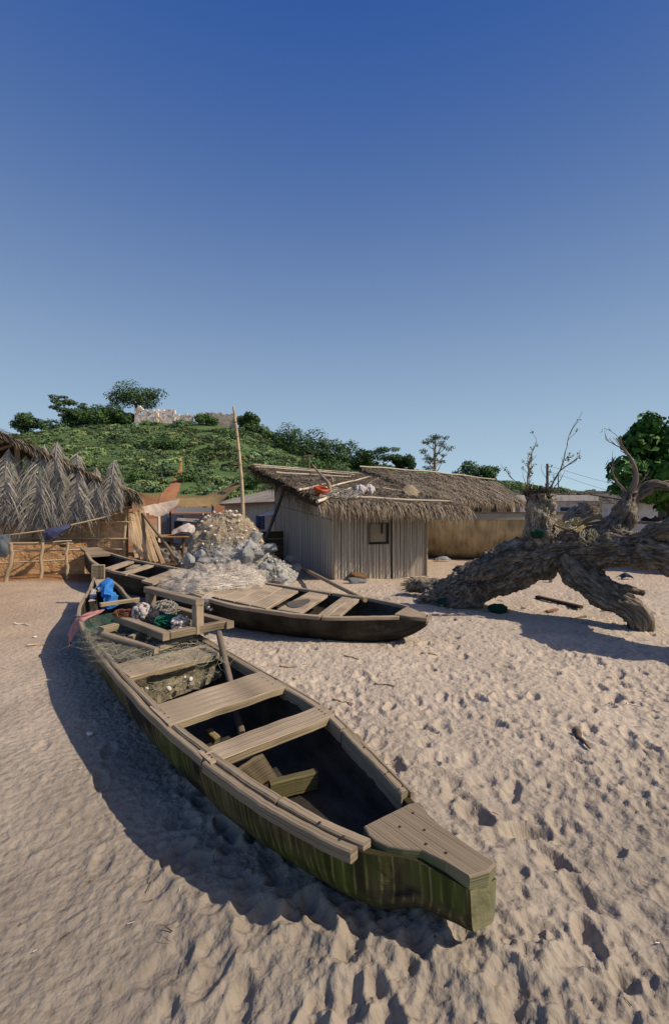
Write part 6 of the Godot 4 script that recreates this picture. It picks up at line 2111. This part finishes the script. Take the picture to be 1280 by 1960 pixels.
	for k in [[D(1205, 875, 6.6), -1.0, 0.7], [D(1192, 858, 6.6), -1.0, 0.2], [D(1200, 866, 6.6), -0.8, 0.9]]:
		twig(mb, k[0], Vector3(k[1], k[2], rf(-0.3, 0.3)), 0.3, 0.01, 1, Color(0.2, 0.165, 0.135), tips)
	part("twig", mb, M.plain, t)
	mb = MB.new()
	for k in 5:
		var s0 := D(1250, 930, 6.7)
		tube(mb, smooth_path([s0, s0 + Vector3(0.2, rf(-0.02, 0.08), 0.05), s0 + Vector3(rf(0.5, 0.75), rf(-0.02, 0.14), 0.1)], 8), [0.016, 0.006], 5, Color(0.30, 0.23, 0.15))
	part("split_fibres", mb, M.straw, t)
	mb = MB.new()
	for q in tips:
		if q.x > 4.2: continue
		if rng.randf() < 0.45: crown(mb, [[q, 0.035, 1.0]], 5, 0.028, Color(0.15, 0.19, 0.04))
	crown(mb, [[D(1090, 872, 7.3), 0.07, 0.7], [D(1084, 880, 7.3), 0.05, 0.7]], 20, 0.04, Color(0.22, 0.26, 0.05))
	part("new_leaves", mb, M.leaf, t, "stuff")
	# rubble of bark and twigs at the stump's top
	mb = MB.new()
	for i in 130:
		var q := D(rf(1006, 1056), rf(938, 958), 7.3 + rf(-0.2, 0.2))
		pole(mb, q, q + Vector3(rf(-0.1, 0.1), rf(-0.02, 0.14), rf(-0.1, 0.1)), 0.012, 0.005, Color(0.16, 0.13, 0.1) * rf(0.6, 1.4), 4)
	part("splinters", mb, M.bark, t, "stuff")
	# things lying on the tree
	mb = MB.new()
	for k in 4:
		var c := D(1101 - 3 * k, 1000 + 2 * k, 6.85)
		var pts := PackedVector3Array()
		for j in 22: pts.append(c + Vector3(cos(j * 0.6 + k) * (0.085 + rf(-0.01, 0.02)), sin(j * 0.6 + k) * 0.06 + 0.02 * sin(j), 0.05 * sin(j * 0.6) + rf(-0.01, 0.01)))
		tube(mb, smooth_path(pts, 50), [0.008], 5, Color(0.42, 0.37, 0.22))
	single("rope_coil", mb, M.straw, "yellowish rope coil on the fallen trunk left of the wedge of log", "rope")
	mb = MB.new()
	for k in 26:
		var c := D(rf(1108, 1138), rf(1010, 1024), 6.72)
		var w := rf(0.03, 0.08)
		var dr := rf(0.05, 0.2)
		tube(mb, smooth_path([c, c + Vector3(-w, -dr, 0.06), c + Vector3(0, -dr - w, 0.07), c + Vector3(w, -dr * 0.8, 0.06), c + Vector3(w * 0.3, 0, 0.0)], 16), [0.0055], 4, Color(0.30, 0.27, 0.18) * rf(0.6, 1.2))
	single("rope_tangle", mb, M.straw, "tangled rope loops hanging over the front of the fallen trunk", "rope")
	mb = MB.new()
	var lg := [D(1082, 1000, 7.6), D(1110, 984, 7.55), D(1128, 974, 7.5)]
	tube(mb, smooth_path(lg, 24), [0.09, 0.15, 0.17], 26, Color(0.47, 0.43, 0.38), 0.03, 0.02)
	single("log_wedge", mb, M.bark, "grey split log with a pale cut end lying behind the trunk's ropes", "log")
	for q in [[1098, 1006, 1147, 986, 7.1, 0.16, 0.06, "brown squared beam lying across the tree under the grey log"], [1132, 984, 1172, 1003, 7.0, 0.08, 0.05, "dark board slanting down right of the brown beam"], [1060, 1005, 1094, 1019, 7.15, 0.06, 0.03, "short thin board beside the upright stump"], [1118, 1004, 1160, 996, 7.3, 0.12, 0.05, "board lying behind the slanting dark one"]]:
		mb = MB.new()
		beam(mb, D(q[0], q[1], q[4]), D(q[2], q[3], q[4] - 0.1), q[5], q[6], WOODC * rf(0.6, 1.0))
		single("loose_board", mb, M.wood, q[7], "board", "boards on the fallen tree")
	for q in [[1028, 1022, 6.95, 0.08, 0.055, "dark green net clump hanging at the foot of the upright stump"], [851, 1153, 7.85, 0.10, 0.06, "small green net clump at the fallen tree's root end"], [952, 1165, 7.45, 0.12, 0.06, "larger green net clump on the sand below the trunk"]]:
		bundle("green_net", D(q[0], q[1], q[2]), Vector3(q[3], q[4], q[3] * 0.8), Color(0.012, 0.03, 0.022), q[5], "net", 70, 0.004, Color(0.025, 0.085, 0.06))
	# ground things round the tree
	for q in [[1027, 1142, 1112, 1162, 0.03, 0.09, 0.05, "dark wet plank on the sand under the fallen tree", Color(0.06, 0.05, 0.045)], [1045, 1170, 1066, 1166, 0.03, 0.05, 0.03, "small reddish chip of wood below the trunk", Color(0.25, 0.13, 0.08)], [1150, 1167, 1186, 1172, 0.02, 0.04, 0.03, "thin stick right of the dark plank", Color(0.12, 0.09, 0.07)], [1090, 1187, 1120, 1180, 0.02, 0.04, 0.03, "brown stick in the tree's shadow", Color(0.15, 0.11, 0.08)]]:
		mb = MB.new()
		beam(mb, P(q[0], q[1], q[4]), P(q[2], q[3], q[4]), q[5], q[6], q[8])
		single("driftwood", mb, M.wood, q[7], "driftwood", "wood scraps under the tree")
	mb = MB.new()
	pole(mb, P(1053, 1117, -0.05), P(1053, 1117, -0.05) + Vector3(0.03, 0.26, 0), 0.05, 0.045, Color(0.40, 0.35, 0.29), 9)
	single("wooden_peg", mb, M.wood, "pale wooden peg standing in the sand behind the trunk's arch", "peg")
	for q in [[1195, 1100, 0.16, Color(0.03, 0.04, 0.085), "dark blue scrap of cloth on the sand behind the leaning limb"], [846, 1066, 0.28, Color(0.25, 0.27, 0.28), "grey plastic sheet on the sand below the ochre sea canoe"], [1255, 1090, 0.12, Color(0.2, 0.19, 0.2), "small grey rag at the right edge under the trunk"]]:
		mb = MB.new()
		var c := P(q[0], q[1] + 6, 0.04)
		var s: float = q[2]
		cloth(mb, [[c + Vector3(-s, -0.03, 0.1), c + Vector3(0, 0.05, 0.14), c + Vector3(s, -0.03, 0.1)], [c + Vector3(-s, 0.04, 0), c + Vector3(0, 0.13, 0), c + Vector3(s, 0.05, 0)], [c + Vector3(-s, -0.02, -0.12), c + Vector3(0, 0.03, -0.14), c + Vector3(s, -0.03, -0.1)]], 16, 12, q[3], 0.04)
		single("scrap_sheet", mb, M.fabric, q[4], "scrap", "scraps on the sand")
	mb = MB.new()
	for i in 260:
		var q := P(rf(780, 836), rf(1112, 1134), 0.05) + Vector3(0, rf(0, 0.1), 0)
		pole(mb, q, q + Vector3(rf(-0.25, 0.25), rf(-0.05, 0.06), rf(-0.15, 0.15)), 0.012, 0.004, Color(0.15, 0.115, 0.08) * rf(0.5, 1.4), 4)
	single("brushwood", mb, M.straw, "dark heap of brushwood and straw by the fallen tree's root end", "brushwood", "", "stuff")
func make_leafy_tree() -> void:
	var base := W(12.95, 16.5, 0)
	var t := thing("almond_tree", "broad leaved dark green tree cut by the right edge of the picture", "tree", base)
	var mb := MB.new()
	tube(mb, smooth_path([base, base + Vector3(-0.15, 1.2, 0), base + Vector3(0, 2.4, 0.1), base + Vector3(0.2, 3.6, 0)], 20), [0.26, 0.2, 0.17, 0.1], 12, Color(0.14, 0.12, 0.10), 0.02)
	var tips := []
	for i in 13:
		var a := TAU * i / 13.0
		var e := base + Vector3(cos(a) * rf(0.6, 1.7) + 0.25, rf(2.2, 4.6), sin(a) * rf(0.6, 1.7))
		var s := base + Vector3(0, rf(1.6, 3.0), 0)
		tube(mb, smooth_path([s, (s + e) / 2 + Vector3(0, -0.15, 0), e], 8), [0.07, 0.03], 7, Color(0.13, 0.11, 0.09))
		tips.append(e)
	part("trunk", mb, M.bark, t)
	mb = MB.new()
	var bl := []
	for q in tips:
		bl.append([q, rf(0.55, 0.85), 0.8])
		bl.append([q + Vector3(rf(-0.6, 0.6), rf(-0.3, 0.5), rf(-0.6, 0.6)), rf(0.3, 0.5), 0.8])
	bl.append([base + Vector3(0, 4.2, 0), 1.1, 0.9])
	bl.append([base + Vector3(-1.15, 5.05, 0.2), 0.42, 1.2])
	bl.append([base + Vector3(-1.5, 4.3, 0.2), 0.6, 0.9])
	bl.append([base + Vector3(-1.9, 3.2, 0.2), 0.75, 0.9])
	bl.append([base + Vector3(-2.1, 2.6, 0.3), 0.5, 0.7])
	bl.append([base + Vector3(-0.9, 2.7, 0.5), 0.8, 0.7])
	bl.append([base + Vector3(0.4, 2.4, 0.5), 1.0, 0.7])
	crown(mb, bl, 9000, 0.2, Color(0.06, 0.15, 0.03), 0.35, 0.45)
	part("crown", mb, M.leaf, t)
	# smaller dark bushes low behind
	mb = MB.new()
	crown(mb, [[W(18.8, 24.0, 3.0), 1.6, 0.7], [W(20.5, 26.0, 3.2), 2.0, 0.8], [W(20.5, 27.0, 4.0), 2.0, 0.8]], 1600, 0.3, Color(0.035, 0.075, 0.02))
	tube(mb, PackedVector3Array([W(20.2, 26.6, 0), W(20.2, 26.6, 3.0)]), [0.2, 0.15], 8, Color(0.13, 0.11, 0.09))
	single("shade_tree", mb, M.leaf, "dark tree behind the white house under the broad leaved tree", "tree")

# ---------- scraps on the sand
func make_litter() -> void:
	var sm := MB.new()
	pole(sm, Vector3(-0.5, 0, 0), Vector3(0.5, 0, 0), 0.5, 0.3, Color.WHITE, 5)
	var stick := sm.mesh(M.straw)
	var xf := []
	var cl := []
	for i in 900:
		var d := 1.1 + 11.0 * pow(rng.randf(), 0.8)
		var x := rf(-1, 1) * (d * 0.8 + 0.4)
		var L := rf(0.008, 0.045) * (2.2 if rng.randf() < 0.12 else 1.0)
		var w := rf(0.002, 0.006)
		var b := Basis(Vector3.UP, rf(0, TAU)) * Basis(Vector3(0, 0, 1), rf(-0.25, 0.25))
		xf.append(Transform3D(b * Basis.from_scale(Vector3(L, w, w)), Vector3(x, macro_h(x, d) + stamp_at(x, d) + 0.006 + rf(0, 0.008), -d)))
		cl.append([Color(0.08, 0.06, 0.045), Color(0.18, 0.13, 0.09), Color(0.35, 0.28, 0.2), Color(0.6, 0.56, 0.5)][rng.randi_range(0, 3)] * rf(0.7, 1.2))
	var o := copies("beach_litter", stick, xf, cl, self)
	tag(o, "tiny chips, straws and shell bits scattered over the sand", "litter", "", "stuff")
	var sticks := [[536, 1272, 566, 1274, "pale short stick on the sand just right of the first canoe's third thwart"], [716, 1303, 757, 1312, "pale straw stick lying on open sand right of the canoe's middle"], [660, 1256, 690, 1262, "thin straw in front of the second canoe's hull"], [640, 1328, 672, 1336, "small twig beside the foreground canoe's right rail"], [806, 1247, 838, 1251, "light twig on the sand ahead of the second canoe's bow"], [790, 1197, 822, 1194, "pale twig under the tip of the second canoe's bow"], [838, 1174, 900, 1170, "long thin twig near the green net clump by the root"], [1098, 1404, 1128, 1440, "curved dark driftwood stick alone on the trampled sand at the right"], [1196, 1340, 1222, 1342, "white stick on the trampled sand near the right edge"], [30, 1196, 60, 1198, "white scrap of driftwood on the sand at the far left"], [50, 1238, 96, 1233, "faint pale stick left of the canoe's shadow"], [690, 1218, 735, 1226, "straw on the sand below the second canoe"]]
	for q in sticks:
		var mb := MB.new()
		var a := P(q[0], q[1], 0.02)
		var b := P(q[2], q[3], 0.02)
		var col: Color = Color(0.42, 0.33, 0.22) if q[0] != 1098 else Color(0.10, 0.075, 0.055)
		if q[0] == 1196 or q[0] == 30: col = Color(0.62, 0.56, 0.5)
		for v in [0, 1]:
			var z := a if v == 0 else b
			var y := macro_h(z.x, -z.z) + stamp_at(z.x, -z.z) + 0.016
			if v == 0: a.y = y
			else: b.y = y
		pole(mb, a, b, 0.012 if q[0] != 1098 else 0.03, 0.006, col, 6, 0.03)
		single("stick", mb, M.straw, q[4], "stick", "sticks on the sand")
	for q in [[67, 1222, "white shell on the sand near the left edge"], [173, 1405, "small shell at the edge of the canoe's shadow"], [283, 1225, "shell"], [146, 1183, "white shell by the pink cloth's shadow"]]:
		if q[1] == 1225: continue
		var mb := MB.new()
		var c := P(q[0], q[1], 0.0)
		c.y = macro_h(c.x, -c.z) + stamp_at(c.x, -c.z) + 0.012
		blob(mb, c, Vector3(0.028, 0.014, 0.02), Color(0.7, 0.66, 0.6), 0.25, 3.0, 8, 12)
		single("shell", mb, M.plain, q[2], "shell", "shells on the sand")

# ---------- everything
func _ready() -> void:
	rng.seed = 20240611
	nz.noise_type = FastNoiseLite.TYPE_SIMPLEX_SMOOTH
	nz.fractal_type = FastNoiseLite.FRACTAL_FBM
	nz.fractal_octaves = 2
	nz.frequency = 1.0
	nz.seed = 3
	rid.noise_type = FastNoiseLite.TYPE_SIMPLEX_SMOOTH
	rid.fractal_type = FastNoiseLite.FRACTAL_RIDGED
	rid.fractal_octaves = 2
	rid.frequency = 1.0
	rid.seed = 8
	# camera
	var cam := Camera3D.new()
	cam.name = "camera"
	cam.position = Vector3(0, EYE, 0)
	cam.fov = rad_to_deg(2.0 * atan(980.0 / F))
	cam.near = 0.05
	cam.far = 3000.0
	add_child(cam)
	cam.current = true
	# sky
	var sky_mat := ProceduralSkyMaterial.new()
	sky_mat.sky_top_color = Color(0.075, 0.27, 0.555)
	sky_mat.sky_horizon_color = Color(0.675, 0.775, 0.825)
	sky_mat.sky_curve = 0.30
	sky_mat.ground_bottom_color = Color(0.35, 0.30, 0.25)
	sky_mat.ground_horizon_color = Color(0.52, 0.55, 0.56)
	sky_mat.sun_angle_max = 55.0
	sky_mat.sun_curve = 0.45
	var sky := Sky.new()
	sky.sky_material = sky_mat
	var env := Environment.new()
	env.background_mode = Environment.BG_SKY
	env.sky = sky
	env.tonemap_mode = Environment.TONE_MAPPER_LINEAR
	env.tonemap_exposure = 1.2
	env.sdfgi_enabled = true
	env.ssao_enabled = true
	env.ssil_enabled = true
	var we := WorldEnvironment.new()
	we.name = "world_environment"
	we.environment = env
	add_child(we)
	# sun: from the right and a little behind the viewer
	var sun := DirectionalLight3D.new()
	sun.name = "sun"
	sun.light_color = Color(1.0, 0.93, 0.84)
	sun.light_energy = 1.35
	sun.light_angular_distance = 0.5
	sun.shadow_enabled = true
	sun.basis = Basis.looking_at(-Vector3(0.71, 0.66, 0.16).normalized(), Vector3.UP)
	add_child(sun)
	make_materials()
	var fib := noise_tex(0.03, [[0.0, g3(.45, .43, .4)], [0.5, g3(.85, .85, .85)], [1.0, g3(1.0, 1.0, 1.0)]], 5, FastNoiseLite.TYPE_SIMPLEX_SMOOTH, FastNoiseLite.FRACTAL_RIDGED, 512, 21)
	mat("netcloth", g3(1, 1, 1), 0.95, fib, fib, 2.0, Vector3(2.2, 1.4, 2.2), true)
	mat("canvas", g3(1, 1, 1), 0.95)
	M.canvas.backlight_enabled = true
	M.canvas.backlight = Color(0.55, 0.45, 0.25)
	make_strands()
	make_ground()
	make_hill()
	make_scrub()
	make_fort()
	make_trees()
	make_village()
	make_mud_hut()
	make_reed_hut()
	make_leafy_tree()
	make_fallen_tree()
	make_far_canoe()
	make_nets()
	make_near_canoe()
	make_canoe_load()
	make_litter()
